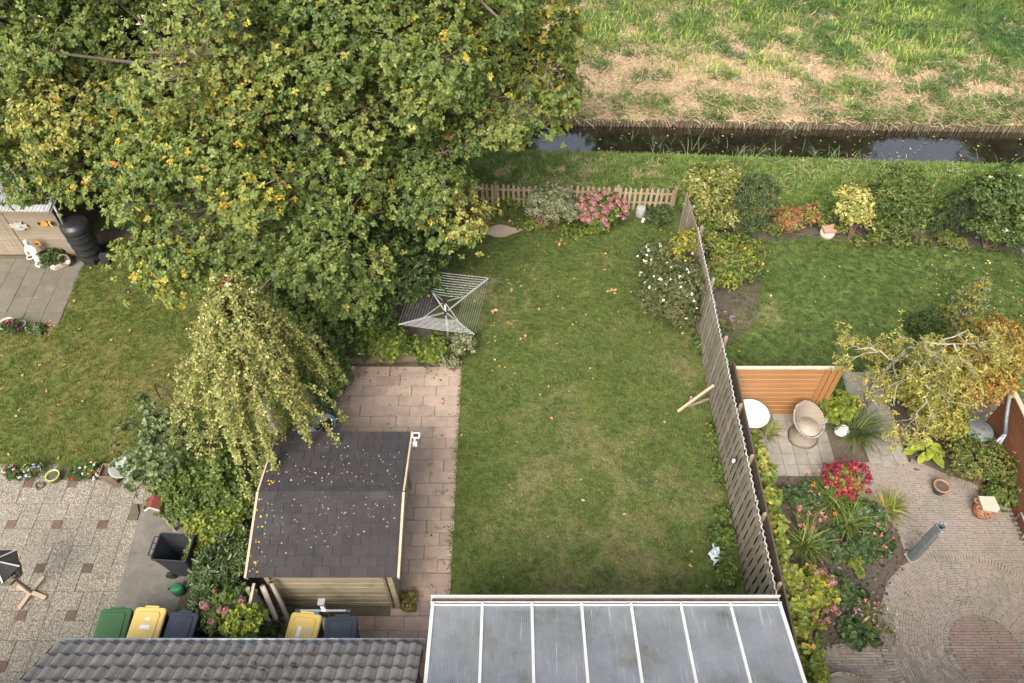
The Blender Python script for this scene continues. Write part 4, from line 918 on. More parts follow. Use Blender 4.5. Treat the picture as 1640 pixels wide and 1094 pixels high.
# ---- rotary clothes dryer
cx, cy = -1.6, 12.63; dr = thing('clothes_dryer', 'silver rotary clothes dryer opened over the ivy bed', 'clothes dryer', (cx, cy, 0))
MB().tube([(cx, cy, 0), (cx, cy, 1.95)], .024, 10).part('pole', 'aluminium', dr, True)
for z in (1.52, 1.9): MB().lathe([(.05, -.05), (.06, 0), (.05, .05)], (cx, cy, z), 10).part('hub', 'black_plastic', dr)
tips = [Vector((cx + 1.26 * math.cos(a), cy + 1.26 * math.sin(a), 1.93)) for a in [R(35.5 + 90 * i) for i in range(4)]]
hub = Vector((cx, cy, 1.52)); hub2 = Vector((cx, cy, 1.9))
for t_ in tips:
    ar = MB().beam(hub, t_, .024, .032).part('arm', 'aluminium', dr); MB().beam(hub2, hub + (t_ - hub) * .5, .014, .014).part('strut', 'aluminium', ar)
for i in range(4):
    mb = MB(); a, b_ = tips[i], tips[(i + 1) % 4]
    for q in range(10):
        f_ = .42 + .58 * q / 9; p0, p1 = hub + (a - hub) * f_ + Vector((0, 0, .02)), hub + (b_ - hub) * f_ + Vector((0, 0, .02))
        mb.tube([p0, (p0 + p1) / 2 - Vector((0, 0, .02)), p1], .0038, 4, False)
    mb.part('line', 'galvanised', dr)

# ---- timber edging of the raised bed
def sleeper(a, b_, z, w_, h, label, grp='timber edging of the raised bed'):
    MB().beam(a + (z,), b_ + (z,), w_, h).top('timber_edging', 'sleeper', label, 'timber', (*a, 0), grp)
sleeper((-4.2, 12.26), (-2.3, 12.34), .13, .1, .24, 'lower front sleeper edging the ivy bed behind the pink terrace'); sleeper((-4.1, 12.40), (-2.2, 12.48), .29, .12, .16, 'upper rear sleeper edging the ivy bed behind the pink terrace')
sleeper((-4.46, 10.75), (-4.42, 12.2), .17, .1, .32, 'sleeper edging the left side of the pink terrace'); MB().box((-4.4, 12.3, .3), (.13, .13, .6)).top('edging_post', 'sleeper', 'short post where the two sleeper edgings meet', 'post', (-4.4, 12.3, 0))
x, y, z = gp(520, 680, .7); bk = thing('rain_barrel', 'dark blue barrel half hidden between the birch and the shed roof', 'barrel', (x, y, 0))
MB().lathe([(.24, 0), (.27, .35), (.25, .72), (.265, .74), (.265, .77), (.235, .77), (.235, .6)], (x, y, .0), 20, cap=True).part('body', 'blue_glaze', bk, True); MB().lathe([(.23, .6), (0, .601)], (x, y, 0), 20, cap=False).part('opening', 'black_plastic', bk)

# ---- left garden: shed, composter, ornaments
ls = thing('left_shed', 'garden shed with boarded door and grey plank wall under the oak', 'shed', (-13.6, 16.6, 0)); LY = 16.05
MB().box((-14.5, 17.3, .95), (4.4, 2.4, 1.9)).part('wall', 'dark_wood', ls); lw = ls
pm = MB().box((0, 0, 0), (1, .025, .2)).mesh('plank'); pm.materials.append(MATS['grey_wood'])
for z in np.arange(.12, 1.75, .205): piece(pm, 'plank', (-12.99, LY + .04 + r_.normal(0, .003), z), ls, 0, (1.36, 1, 1))
vb = MB().box((0, 0, .9), (.115, .03, 1.72)).mesh('door_board'); vb.materials.append(MATS['grey_wood'])
dor = MB().box((-14.5, LY + .06, .9), (1.5, .02, 1.75)).part('door', 'grey_wood', ls)
for x in np.arange(-15.2, -13.72, .12): piece(vb, 'door_board', (x, LY + .03, .03), dor)
MB().box((-14.4, LY + .0, 1.55), (1.1, .03, .06)).part('door_rail', 'stone_pale', dor)
MB().box((-13.69, LY + .03, .93), (.08, .05, 1.86)).part('door_post', 'grey_wood', ls); MB().box((-12.32, LY + .05, .93), (.08, .06, 1.86)).part('corner_post', 'grey_wood', ls)
MB().box((-12.95, LY - .02, 1.72), (1.2, .06, .14)).part('beam', 'light_wood', ls)
rf = MB().box((-14.4, 17.2, 1.95), (4.5, 2.7, .03), rx=R(6)).part('roof', 'grey_wood', ls)
cm = MB(); q = [(i * .02, .012 * math.sin(i * 2 * PI / 5)) for i in range(46)]
cm.loft([[(a, -1.35, b_) for a, b_ in q] + [(a, -1.35, b_ - .006) for a, b_ in q[::-1]], [(a, 1.35, b_) for a, b_ in q] + [(a, 1.35, b_ - .006) for a, b_ in q[::-1]]])
cme = cm.mesh('roof_sheet'); cme.materials.append(MATS['corrugated'])
for i in range(5): piece(cme, 'roof_sheet', (-12.2 - .91 * (i + 1), 17.2, 2.0 + .004 * (i % 2)), rf, 0, (1, 1, 1), (R(6), 0, 0))
# ornaments on that wall
x = gp(95, 372, 1.3)[0]; x = -12.55; bt = thing('butterfly_ornament', 'orange butterfly ornament with black wing tips on the grey plank wall', 'ornament', (x, LY, 1.25)); z = 1.28
for s in (-1, 1):
    wg = MB().loft([[(x + s * a, LY - .005 - c * .1, z + b_) for a, b_, c in ((.01, .0, 0), (.06, .1, .3), (.17, .12, 1), (.16, .03, 1), (.1, -.08, .6), (.03, -.07, .1))], [(x + s * a, LY - .015 - c * .1, z + b_) for a, b_, c in ((.01, .0, 0), (.06, .1, .3), (.17, .12, 1), (.16, .03, 1), (.1, -.08, .6), (.03, -.07, .1))]]).part('wing', 'butterfly_wing', bt)
    MB().loft([[(x + s * a, LY - .02 - c * .1, z + b_) for a, b_, c in ((.13, .115, .8), (.185, .13, 1.1), (.18, .02, 1.1), (.155, .04, 1))], [(x + s * a, LY - .03 - c * .1, z + b_) for a, b_, c in ((.13, .115, .8), (.185, .13, 1.1), (.18, .02, 1.1), (.155, .04, 1))]]).part('wing_tip', 'black_plastic', wg)
MB().tube([(x, LY - .02, z - .09), (x, LY - .02, z + .09)], .012, 6).part('body', 'black_plastic', bt)
x, z = -13.4, 1.18; pq = thing('wall_plaque', 'ragged grey wall plaque with a pale blue flower on the plank wall', 'plaque', (x, LY, z - .2))
mb = MB(); n = 18; rg = [(.23 + .05 * math.sin(i * 2.7) + r_.normal(0, .015)) for i in range(n)]
mb.loft([[(x + rg[i] * math.cos(2 * PI * i / n), LY - d, z + rg[i] * .62 * math.sin(2 * PI * i / n)) for i in range(n)] for d in (.01, .035)]).part('backing', 'stone_pale', pq)
MB().lathe([(.07, 0), (.06, .02), (.0, .03)], (0, 0, 0), 12).part('flower', 'blue_paint', pq).matrix_local = Matrix.Translation(Vector((x + .03, LY - .035, z)) - Vector((x, LY, z - .2))) @ Matrix.Rotation(PI / 2, 4, 'X') @ Matrix.Translation(Vector((x, LY, z - .2)))
# black composter
x, y, _ = gp(150, 418, 0); x -= .06; cp = thing('composter', 'tall black ribbed compost barrel beside the plank wall', 'composter', (x, y + .1, 0)); cyy = y + .12
pf_ = [(.27, 0), (.29, .04)]
for i in range(5): z = .1 + i * .24; pf_ += [(.31 + .012 * i, z), (.325 + .012 * i if i < 4 else .33, z + .02), (.31 + .012 * i, z + .05), (.315 + .012 * i, z + .2)]
pf_ += [(.34, 1.28), (.3, 1.36), (.2, 1.4), (.0, 1.41)]
MB().lathe(pf_, (x, cyy, 0), 28).part('body', 'black_plastic', cp, True); MB().lathe([(.36, 1.27), (.36, 1.3), (.31, 1.33)], (x, cyy, 0), 28, cap=False).part('rim', 'black_plastic', cp, True)
MB().box((x + .05, cyy - .3, .12), (.3, .05, .14)).part('hatch', 'black_plastic', cp)
MB().tube([(x - .2, cyy - .1, 1.36), (x - .28, cyy + .05, 1.9)], .035, 10).top('downpipe', 'galvanised', 'short grey pipe ending above the black compost barrel', 'pipe', (x - .2, cyy, 1.3), smooth=True)
xx, yy, _ = gp(165, 425, 0); mb = MB().loft([rrect(xx + .1, yy + .1, .2, .16, .03, 0), rrect(xx + .1, yy + .1, .26, .2, .03, .3)]); mb.top('grey_box', 'bin_dark', 'small dark grey box at the foot of the compost barrel', 'box', (xx, yy, 0))
# white statue: robed figure
x, y, _ = gp(66, 424, 0); sgr = thing('statue', 'white garden statue of a robed figure in front of the plank wall', 'statue', (x, y, 0))
mb = MB(); prs = [(0, .15, .12), (.05, .15, .12), (.06, .11, .1), (.25, .1, .085), (.45, .09, .075), (.56, .1, .075), (.66, .12, .075), (.73, .105, .06), (.77, .045, .045), (.8, .04, .04), (.83, .055, .06), (.88, .06, .068), (.93, .045, .05), (.95, .01, .01)]
mb.loft([[(x + a * math.cos(t) * (1 + .06 * math.sin(6 * t)) + .02 * math.sin(z * 5), y + b_ * math.sin(t) * (1 + .06 * math.cos(5 * t)), z) for t in np.linspace(0, 2 * PI, 16, False)] for z, a, b_ in prs])
mb.tube([(x + .11, y, .68), (x + .15, y - .06, .56), (x + .05, y - .11, .5)], [.035, .032, .025], 8).tube([(x - .11, y, .68), (x - .16, y - .03, .52), (x - .13, y - .09, .4)], [.035, .032, .025], 8); mb.part('figure', 'white_stone', sgr, True)
sfx, sfz = -13.08, .62; sf = thing('sunflower_ornament', 'small sunflower ornament on a stick beside the white statue', 'ornament', (sfx, LY - .12, 0)); MB().tube([(sfx, LY - .12, 0), (sfx, LY - .12, .62)], .008, 5).part('stick', 'twig', sf)
hd = MB().loft([[(sfx + .085 * math.cos(t) * (1 + .1 * (i % 2)), LY - .14 - d, .66 + .085 * math.sin(t)) for i, t in enumerate(np.linspace(0, 2 * PI, 20, False))] for d in (0, .02)]).part('petals', 'orange_paint', sf); MB().loft([[(sfx + .045 * math.cos(t), LY - .162 - d, .66 + .045 * math.sin(t)) for t in np.linspace(0, 2 * PI, 14, False)] for d in (0, .01)]).part('centre', 'bark', hd)
def pot(name, label, x, y, r, h, m, soil='bed_soil', taper=.75, z0=0.0, n=18, cat='pot', group=None, rim=None):
    t = thing(name, label, cat, (x, y, z0), group)
    if rim: MB().lathe([(r * 1.06, h * .93), (r * 1.07, h * 1.01), (r * .86, h * 1.01), (r * .86, h * .9)], (x, y, z0), n, cap=False).part('rim', rim, t, True)
    MB().lathe([(r * taper, 0), (r * .97, h * .86), (r * 1.05, h * .86), (r * 1.05, h), (r * .88, h), (r * .86, h * .85)], (x, y, z0), n).part('shell', m, t, True)
    MB().lathe([(r * .86, h * .85), (0, h * .86)], (x, y, z0), n, cap=False).part('earth', soil, t); return t
x, y, _ = gp(53, 418, 0); pot('flower_pot', 'small white empty pot left of the white statue', x, y, .1, .16, 'white_stone', z0=.012)
x, y, _ = gp(113, 418, 0); pk_ = thing('clay_pot', 'tipped clay pot with a white snail ornament by the compost barrel', 'pot', (x, y, 0)); mb = MB().lathe([(.1, 0), (.17, .25), (.18, .25), (.18, .29), (.15, .29), (.13, .1)], (0, 0, 0), 16); M_ = Matrix.Translation((x, y + .05, .12)) @ Matrix.Rotation(R(65), 4, 'X'); mb.v = [tuple(M_ @ Vector(p)) for p in mb.v]; mb.part('shell', 'brown_pot', pk_, True); MB().lathe([(.0, 0), (.06, .02), (.06, .06), (.0, .08)], (x + .02, y - .12, .05), 10, cap=False).part('snail', 'enamel', pk_, True)
for i, (u, v, s) in enumerate(((88, 430, .09), (95, 424, .07), (102, 420, .06))):
    x, y, _ = gp(u, v, 0); MB().lathe([(s * .7, 0), (s, s * .4), (s * .7, s * .9), (0, s)], (x, y, .01), 9, 1.2, .9).top('stone', 'white_stone', ('largest pale stone in front of the statue bed', 'middle pale stone in front of the statue bed', 'smallest pale stone in the bed by the clay pot')[i], 'stone', (x, y, 0), smooth=True)
MB().beam((-12.75, 15.55, .06), (-12.35, 15.85, .06), .12, .1).top('stone_edging', 'stone_pale', 'stone edging piece at the corner of the statue bed', 'stone', (-12.75, 15.55, 0))
x, y, _ = gp(18, 528, 0); fpn = pot('flower_pot', 'terracotta pot with pink flowers on the corner of the shaded patio', x, y, .2, .26, 'stone_pale', z0=.012)
x2, y2, _ = gp(39, 526, 0); pot('flower_pot', 'small empty grey bucket beside the pink flower pot', x2, y2, .12, .2, 'grey_pot', 'brown_pot', z0=.0)

# bird table on its cross foot (left edge)
x, y, _ = gp(52, 950, 0); bd = thing('bird_table', 'wooden bird table with black felt roof and cross foot on the aggregate terrace', 'bird table', (x, y, 0))
for a in (R(-20), R(250), R(160), R(70)): MB().beam((x + .03 * math.cos(a), y + .03 * math.sin(a), .05), (x + .36 * math.cos(a), y + .36 * math.sin(a), .035), .08, .055).part('foot', 'light_wood', bd)
MB().tube([(x, y, .02), (x, y, .98)], .035, 8).part('pole', 'sleeper', bd)
def hexr(r, z, ph=0): return [(x + r * math.cos(ph + i * PI / 3), y + r * math.sin(ph + i * PI / 3), z) for i in range(6)]
tb = MB().loft([hexr(.25, .96), hexr(.25, .985)]).part('tray', 'grey_wood', bd); MB().loft([hexr(.27, .97), hexr(.27, 1.04), hexr(.25, 1.04), hexr(.25, .98)], False, False).part('tray_rim', 'sleeper', tb)
for i in range(0, 6, 2): MB().beam(hexr(.2, .98)[i], hexr(.2, 1.34)[i], .03, .03, (1, 0, 0)).part('roof_post', 'light_wood', bd)
rf_ = MB().loft([hexr(.38, 1.32), hexr(.38, 1.35), hexr(.1, 1.56), hexr(.02, 1.58)]).part('roof', 'felt_black', bd)
for i in range(6): MB().beam(hexr(.385, 1.355)[i], hexr(.05, 1.585)[i], .025, .012).part('roof_strip', 'white_paint', rf_)
for a, zz in ((R(5), 1.25), (R(-25), 1.2)): MB().lathe([(.0, 0), (.05, .02), (.05, .08), (.0, .1)], (x + .33 * math.cos(a), y + .33 * math.sin(a), zz), 10, cap=False).tube([(x + .33 * math.cos(a), y + .33 * math.sin(a), zz + .08), (x + .33 * math.cos(a), y + .33 * math.sin(a), 1.34)], .004, 4).part('feeder', 'black_plastic', bd)

# pots along the terrace edge
x, y, _ = gp(90, 768, 0); pot('flower_pot', 'lime green round pot between two flower clumps on the terrace edge', x, y, .15, .2, 'lime_glaze', z0=.004)
x, y, _ = gp(184, 768, 0); sp_ = thing('square_planter', 'brown square planter at the right end of the flower row', 'planter', (x, y, 0))
MB().loft([rrect(x, y, .24, .24, .01, .004, 1), rrect(x, y, .34, .34, .01, .42, 1), rrect(x, y, .3, .3, .01, .42, 1), rrect(x, y, .28, .28, .01, .3, 1)]).part('shell', 'brown_pot', sp_); MB().sheet(rrect(x, y, .285, .285, .01, 0, 1), .33).part('earth', 'bed_soil', sp_)
x, y, _ = gp(215, 772, 0); bb_ = thing('bird_bath', 'grey stone bird bath half hidden under the round leaved shrub', 'bird bath', (x, y, 0))
MB().lathe([(.2, 0), (.2, .05), (.09, .1), (.08, .5), (.12, .56)], (x, y, .004), 18).part('pedestal', 'grey_pot', bb_, True); MB().lathe([(.1, .56), (.27, .64), (.3, .7), (.27, .7), (.2, .65), (0, .63)], (x, y, .004), 22, cap=False).part('bowl', 'grey_pot', bb_, True)
x, y, _ = gp(64, 779, 0); hr = thing('heart_ornament', 'small brown wicker heart lying in front of the flower row', 'ornament', (x, y, .004)); hp = [(x + .006 * 16 * math.sin(t) ** 3, y + .006 * (13 * math.cos(t) - 5 * math.cos(2 * t) - 2 * math.cos(3 * t) - math.cos(4 * t)), .03) for t in np.linspace(.02, 2 * PI - .02, 26)]; MB().tube(hp, .022, 6).part('ring', 'bark', hr, True)
# little bird house on a slanted post
x, y, z = gp(246, 806, 1.25); bh = thing('bird_house', 'small bird house with red roof on a post beside the hedge', 'bird house', (x, y, 0))
MB().beam((x + .04, y, 0), (x, y, 1.05), .06, .06, (0, 1, 0)).part('post', 'light_wood', bh); MB().box((x, y, 1.14), (.17, .2, .18)).part('box', 'grey_wood', bh)
for s in (-1, 1): MB().box((x + s * .07, y, 1.275), (.19, .3, .018), ry=s * R(38)).part('roof', 'red_roof', bh)
for s in (-1, 1): MB().beam((x, y - .153, 1.35), (x + s * .15, y - .153, 1.22), .014, .03, (0, 1, 0)).part('bargeboard', 'white_paint', bh)
# watering can
x, y, _ = gp(288, 948, 0); wc = thing('watering_can', 'green plastic watering can on the ground by the open black bin', 'watering can', (x, y, .012)); z0 = .012
MB().lathe([(.11, 0), (.125, .02), (.12, .2), (.1, .24), (.06, .25)], (x, y, z0), 18, 1.15, .85).part('body', 'green_plastic', wc, True)
MB().tube([(x + .1, y + .02, .2), (x + .12, y + .03, .3), (x + .02, y + .02, .34), (x - .11, y - .01, .31), (x - .17, y - .02, .2), (x - .12, y - .01, .1)], .014, 8).part('handle', 'green_plastic', wc, True)
MB().tube([(x + .1, y + .02, .06), (x + .22, y + .1, .2), (x + .26, y + .13, .28)], [.03, .02, .016], 8).part('spout', 'green_plastic', wc, True)
# black hoops on the left lawn
for lab, a, b_, h in (('wide black wire hoop standing in the left lawn beside the birch', gx(258, 640), gx(302, 676), 1.0), ('narrow black wire hoop standing in the left lawn above the round leaved shrub', gx(206, 690), gx(233, 698), .55)):
    p0, p1 = np.array([*a, 0]), np.array([*b_, 0]); MB().tube([tuple(p0 + (p1 - p0) * (.5 - .5 * math.cos(t)) + np.array([0, 0, h * math.sin(t)])) for t in np.linspace(0, PI, 17)], .014, 6).top('wire_hoop', 'black_plastic', lab, 'hoop', tuple(p0), 'wire hoops', smooth=True)

# ---- right garden things
scx0, scx1, scy = 5.02, 7.44, 10.72; sc_ = thing('wooden_screen', 'orange brown wooden screen behind the white table and wicker chair', 'screen', (6.2, scy, 0))
MB().box(((scx0 + scx1) / 2, scy + .04, .9), (scx1 - scx0 - .02, .03, 1.76)).part('backing', 'dark_wood', sc_)
hb_ = MB().box((0, 0, 0), (1, .03, .166)).mesh('board'); hb_.materials.append(MATS['orange_wood'])
for i in range(10): piece(hb_, 'board', ((scx0 + scx1 - .42) / 2, scy + .0, .1 + i * .175), sc_, 0, (scx1 - .42 - scx0, 1, 1))
js_ = MB().box((0, 0, 0), (1, .033, .007)).mesh('lit_edge_strip'); js_.materials.append(MATS['light_wood'])  # pale strips stand in for board top edges catching the light
for i in range(9): piece(js_, 'lit_edge_strip', ((scx0 + scx1 - .42) / 2, scy - .002, .1875 + i * .175), sc_, 0, (scx1 - .42 - scx0, 1, 1))
vb_ = MB().box((0, 0, .9), (.12, .034, 1.77)).mesh('upright_board'); vb_.materials.append(MATS['orange_wood'])
for i in range(3): piece(vb_, 'upright_board', (scx1 - .35 + i * .14, scy + .0, .005), sc_)
MB().box(((scx0 + scx1) / 2, scy + .02, 1.805), (scx1 - scx0 + .03, .08, .03)).part('capping', 'stone_pale', sc_)
x, y, z = gp(1204, 662, .72); tb_ = thing('round_table', 'round white garden table beside the dark fence', 'table', (x, y, 0))
MB().lathe([(.0, .70), (.38, .70), (.4, .71), (.4, .728), (.385, .735), (0, .735)], (x, y, 0), 40, cap=False).part('top', 'enamel', tb_, True); MB().tube([(x, y, .03), (x, y, .7)], .035, 10).part('column', 'enamel', tb_, True)
for i in range(4): a = R(45 + 90 * i); MB().beam((x, y, .05), (x + .3 * math.cos(a), y + .3 * math.sin(a), .03), .05, .04).part('foot', 'enamel', tb_)
def wicker_chair(x, y, rz, label, z0=.01):
    t = thing('wicker_chair', label, 'chair', (x, y, z0), 'wicker chairs'); c, s = math.cos(rz), math.sin(rz)
    def X(p): return (x + p[0] * c - p[1] * s, y + p[0] * s + p[1] * c, z0 + p[2])
    def fin(mb, nm, m): mb.v = [X(p) for p in mb.v]; return mb.part(nm, m, t, True)
    A = np.linspace(0, 2 * PI, 32, False)
    # flared base
    fin(MB().loft([[((.35 - .12 * q * (2 - q)) * math.cos(a) * (1 + .08 * abs(math.cos(2 * a))), (.35 - .12 * q * (2 - q)) * math.sin(a), .40 * q) for a in A] for q in np.linspace(0, 1, 6)]), 'base', 'wicker')
    fin(MB().loft([[(.27 * math.cos(a), .27 * math.sin(a) + .0, z) for a in A] for z in (.40, .43)]), 'seat', 'wicker')
    # tub back: height and flare vary round the seat; open to local +Y
    def hgt(a): d = .5 - .5 * math.sin(a); return .44 + .44 * d ** 1.15
    def ring(q, o): return [((.27 + .12 * q + o) * math.cos(a), (.27 + .10 * q + o) * math.sin(a) - .05 * q, .40 + (hgt(a) - .40) * q) for a in A]
    mb = MB(); qs = np.linspace(0, 1, 6); mb.loft([ring(q, .012) for q in qs] + [ring(q, -.012) for q in qs[::-1]], False, False); fin(mb, 'backrest', 'wicker')
    rim = ring(1, 0); fin(MB().tube(rim + [rim[0]], .022, 8, False), 'rim', 'wicker')
    return t
x, y, _ = gp(1285, 690, 0); wicker_chair(x - .03, y - .16, R(-148), 'pale wicker tub chair beside the round white table'); x, y, _ = gp(1338, 1118, 0); wicker_chair(x, y, R(20), 'wicker chair cut off by the bottom edge of the picture')
x, y, _ = gp(1322, 675, 0); MB().lathe([(.02, 0), (.085, .05), (.1, .1), (.085, .15), (.0, .2)], (x, y, .0), 16).top('glass_ball', 'glass_ball', 'pale glass garden ball in the plants beside the wicker chair', 'ornament', (x, y, 0), smooth=True)
x, y, _ = gp(1346, 694, 0); MB().lathe([(.1, 0), (.16, .06), (.15, .14), (.09, .2), (.1, .26), (.05, .3), (0, .31)], (x, y, .0), 12, 1.1, .9).top('stone_frog', 'white_stone', 'white lumpy stone ornament at the foot of the strap leaved plant', 'ornament', (x, y, 0), smooth=True)
# grey post
x, y, _ = gp(1460, 893, 0); pp = thing('metal_post', 'thick grey metal post standing at the edge of the brick yard', 'post', (x, y, 0))
MB().loft([rrect(x, y, .17, .17, .03, 0, 3, .3), rrect(x, y, .17, .17, .03, 1.5, 3, .3), rrect(x, y, .13, .13, .03, 1.5, 3, .3), rrect(x, y, .13, .13, .03, 1.3, 3, .3)], True, True).part('shaft', 'zinc_dark', pp)
for i in range(3): MB().box((x - .06 + .06 * i, y + .05 - .02 * i, 1.51), (.05, .03, .06 + .02 * i)).part('top_tab', 'galvanised', pp)
MB().box((x, y, .015), (.24, .24, .03), rz=.3).part('foot_plate', 'grey_slab', pp); MB().box((x + .02, y - .09, 1.35), (.06, .015, .16), rz=.3).part('bracket', 'aluminium', pp)
x, y, _ = gp(1502, 786, 0); pot('flower_pot', 'blue glazed pot with brown earth standing on the brick yard', x, y, .17, .24, 'blue_glaze', rim='terracotta')
# strawberry pot with stone slab on it
x, y, _ = gp(1568, 822, 0); sp2 = thing('strawberry_pot', 'terracotta strawberry pot with side pockets and a pale slab on top', 'pot', (x, y, 0))
MB().lathe([(.14, 0), (.19, .12), (.2, .26), (.16, .36), (.15, .42), (.12, .42), (.12, .3)], (x, y, 0), 20).part('shell', 'terracotta', sp2, True)
for i, (a, z) in enumerate([(R(200), .3), (R(260), .28), (R(320), .3), (R(20), .3), (R(230), .14), (R(290), .12), (R(350), .15), (R(140), .28)]):
    mb = MB().lathe([(.03, 0), (.06, .05), (.065, .08), (.05, .08), (.04, .05)], (x + .2 * math.cos(a), y + .2 * math.sin(a), z), 10); pc = mb.part('pocket', 'terracotta', sp2, True); MB().lathe([(.045, .06), (0, .061)], (x + .2 * math.cos(a), y + .2 * math.sin(a), z), 10, cap=False).part('earth', 'bark', pc)
MB().loft([[(x + a, y + b_, z) for a, b_ in ((-.17, -.15), (.12, -.2), (.2, -.13), (.19, .17), (-.15, .18))] for z in (.42, .455)]).part('slab', 'stone_pale', sp2)
# rain barrel, right edge
x, y = 10.55, 9.75; rb = thing('rain_butt', 'teal grey plastic rain barrel in front of the orange shrub', 'barrel', (x, y, 0))
MB().lathe([(.24, 0), (.29, .1), (.3, .5), (.32, .52), (.32, .56), (.29, .58), (.28, .74), (.3, .75), (.3, .79), (.25, .8)], (x, y, .0), 28).part('body', 'teal_plastic', rb, True); MB().lathe([(.25, .802), (.24, .82), (0, .825)], (x, y, 0), 28, cap=False).part('lid', 'zinc_dark', rb, True)
dp_ = thing('downpipe', 'grey downpipe bending towards the teal rain barrel at the right edge', 'pipe', (10.9, 9.75, 0)); MB().tube([(10.88, 10.05, 1.75), (10.86, 9.7, 1.35), (10.86, 9.45, 1.1)], .04, 10).part('upper_pipe', 'zinc_dark', dp_, True); MB().tube([(10.86, 9.45, 1.1), (10.6, 9.3, .7)], .035, 10).tube([(10.86, 9.45, 1.1), (10.88, 9.3, .05)], .045, 10).part('lower_pipe', 'zinc', dp_, True)
# brown fence at the right edge
rfn = thing('brown_fence', 'red brown plank fence along the right edge of the brick yard', 'fence', (11.05, 7, 0))
rbm = MB().box((0, 0, 0), (.025, 1, .158)).mesh('plank'); rbm.materials.append(MATS['brown_wood'])
for i in range(10):
    for y in (3.4, 5.2, 7.0, 8.8): piece(rbm, 'plank', (11.04 + r_.normal(0, .002), y + .5, .1 + i * .163), rfn, 0, (1, 1.78, 1))
MB().box((11.05, 6.6, 1.69), (.1, 7.3, .035)).part('capping', 'light_wood', rfn)
for y in (3.0, 4.8, 6.6, 8.4, 10.2): MB().box((11.09, y, .85), (.07, .07, 1.68)).part('post', 'brown_wood', rfn)
x, y, _ = gp(1634, 830, .4); MB().tube([(10.95, y + .1, 0), (10.9, y + .1, .45), (10.9, y - .3, .45), (10.95, y - .3, 0)], .022, 8).top('furniture_frame', 'white_paint', 'white tubular trolley frame against the brown fence at the right edge', 'furniture', (10.93, y, 0), smooth=True)  # unidentified white object, built as a thin tube frame
MB().beam((14.45, 16.6, .06), (14.62, 11.5, .06), .12, .16).top('kerb_edging', 'concrete', 'grey kerb edging along the right end of the far right lawn', 'kerb', (14.5, 14, 0))
x, y, _ = gp(1323, 378, 0); sm_ = thing('brick_on_stone', 'pink brick lying on a pale round stone at the back of the right lawn', 'stone', (x, y, 0)); MB().lathe([(.2, 0), (.22, .12), (.2, .22), (0, .23)], (x, y, 0), 14).part('stone', 'stone_pale', sm_, True); MB().box((x, y, .27), (.36, .3, .07), rz=.1).part('brick', 'brick_pink', sm_)

# ================================================================== TREES AND PLANTS
OAK = [((.085, .128, .034), 4.5), ((.122, .168, .042), 6), ((.16, .205, .05), 5), ((.215, .245, .062), 2.4), ((.3, .285, .075), .8)]
OAKY = [((.26, .26, .045), 4), ((.34, .31, .05), 3), ((.42, .33, .04), 1.2), ((.17, .2, .04), 4)]
OAKB = [((.46, .3, .04), 3), ((.42, .2, .06), 2), ((.35, .22, .12), 2)]
GRN = [((.062, .1, .022), 4), ((.1, .145, .03), 4), ((.15, .19, .045), 2)]
DKG = [((.045, .075, .022), 4), ((.07, .108, .032), 4), ((.1, .135, .04), 2)]
LIM = [((.17, .21, .03), 4), ((.24, .27, .04), 3), ((.11, .16, .025), 3)]
YEL = [((.3, .27, .05), 3), ((.42, .35, .06), 3), ((.18, .2, .04), 3)]
VAR = [((.2, .22, .12), 3), ((.32, .32, .2), 3), ((.1, .13, .05), 3)]
OLV = [((.15, .16, .04), 4), ((.22, .21, .06), 3), ((.1, .12, .03), 3)]
ORG_ = [((.3, .165, .035), 4), ((.24, .16, .04), 4), ((.19, .175, .04), 4), ((.36, .22, .05), 2)]
BRN = [((.25, .14, .07), 4), ((.33, .2, .1), 3), ((.16, .14, .05), 3)]
PNK = [((.34, .145, .16), 4), ((.42, .245, .24), 3), ((.25, .1, .11), 2), ((.38, .27, .17), 1)]
RED = [((.3, .03, .065), 4), ((.2, .022, .04), 3), ((.36, .08, .11), 2)]
WHT = [((.8, .8, .72), 4), ((.75, .74, .6), 2)]

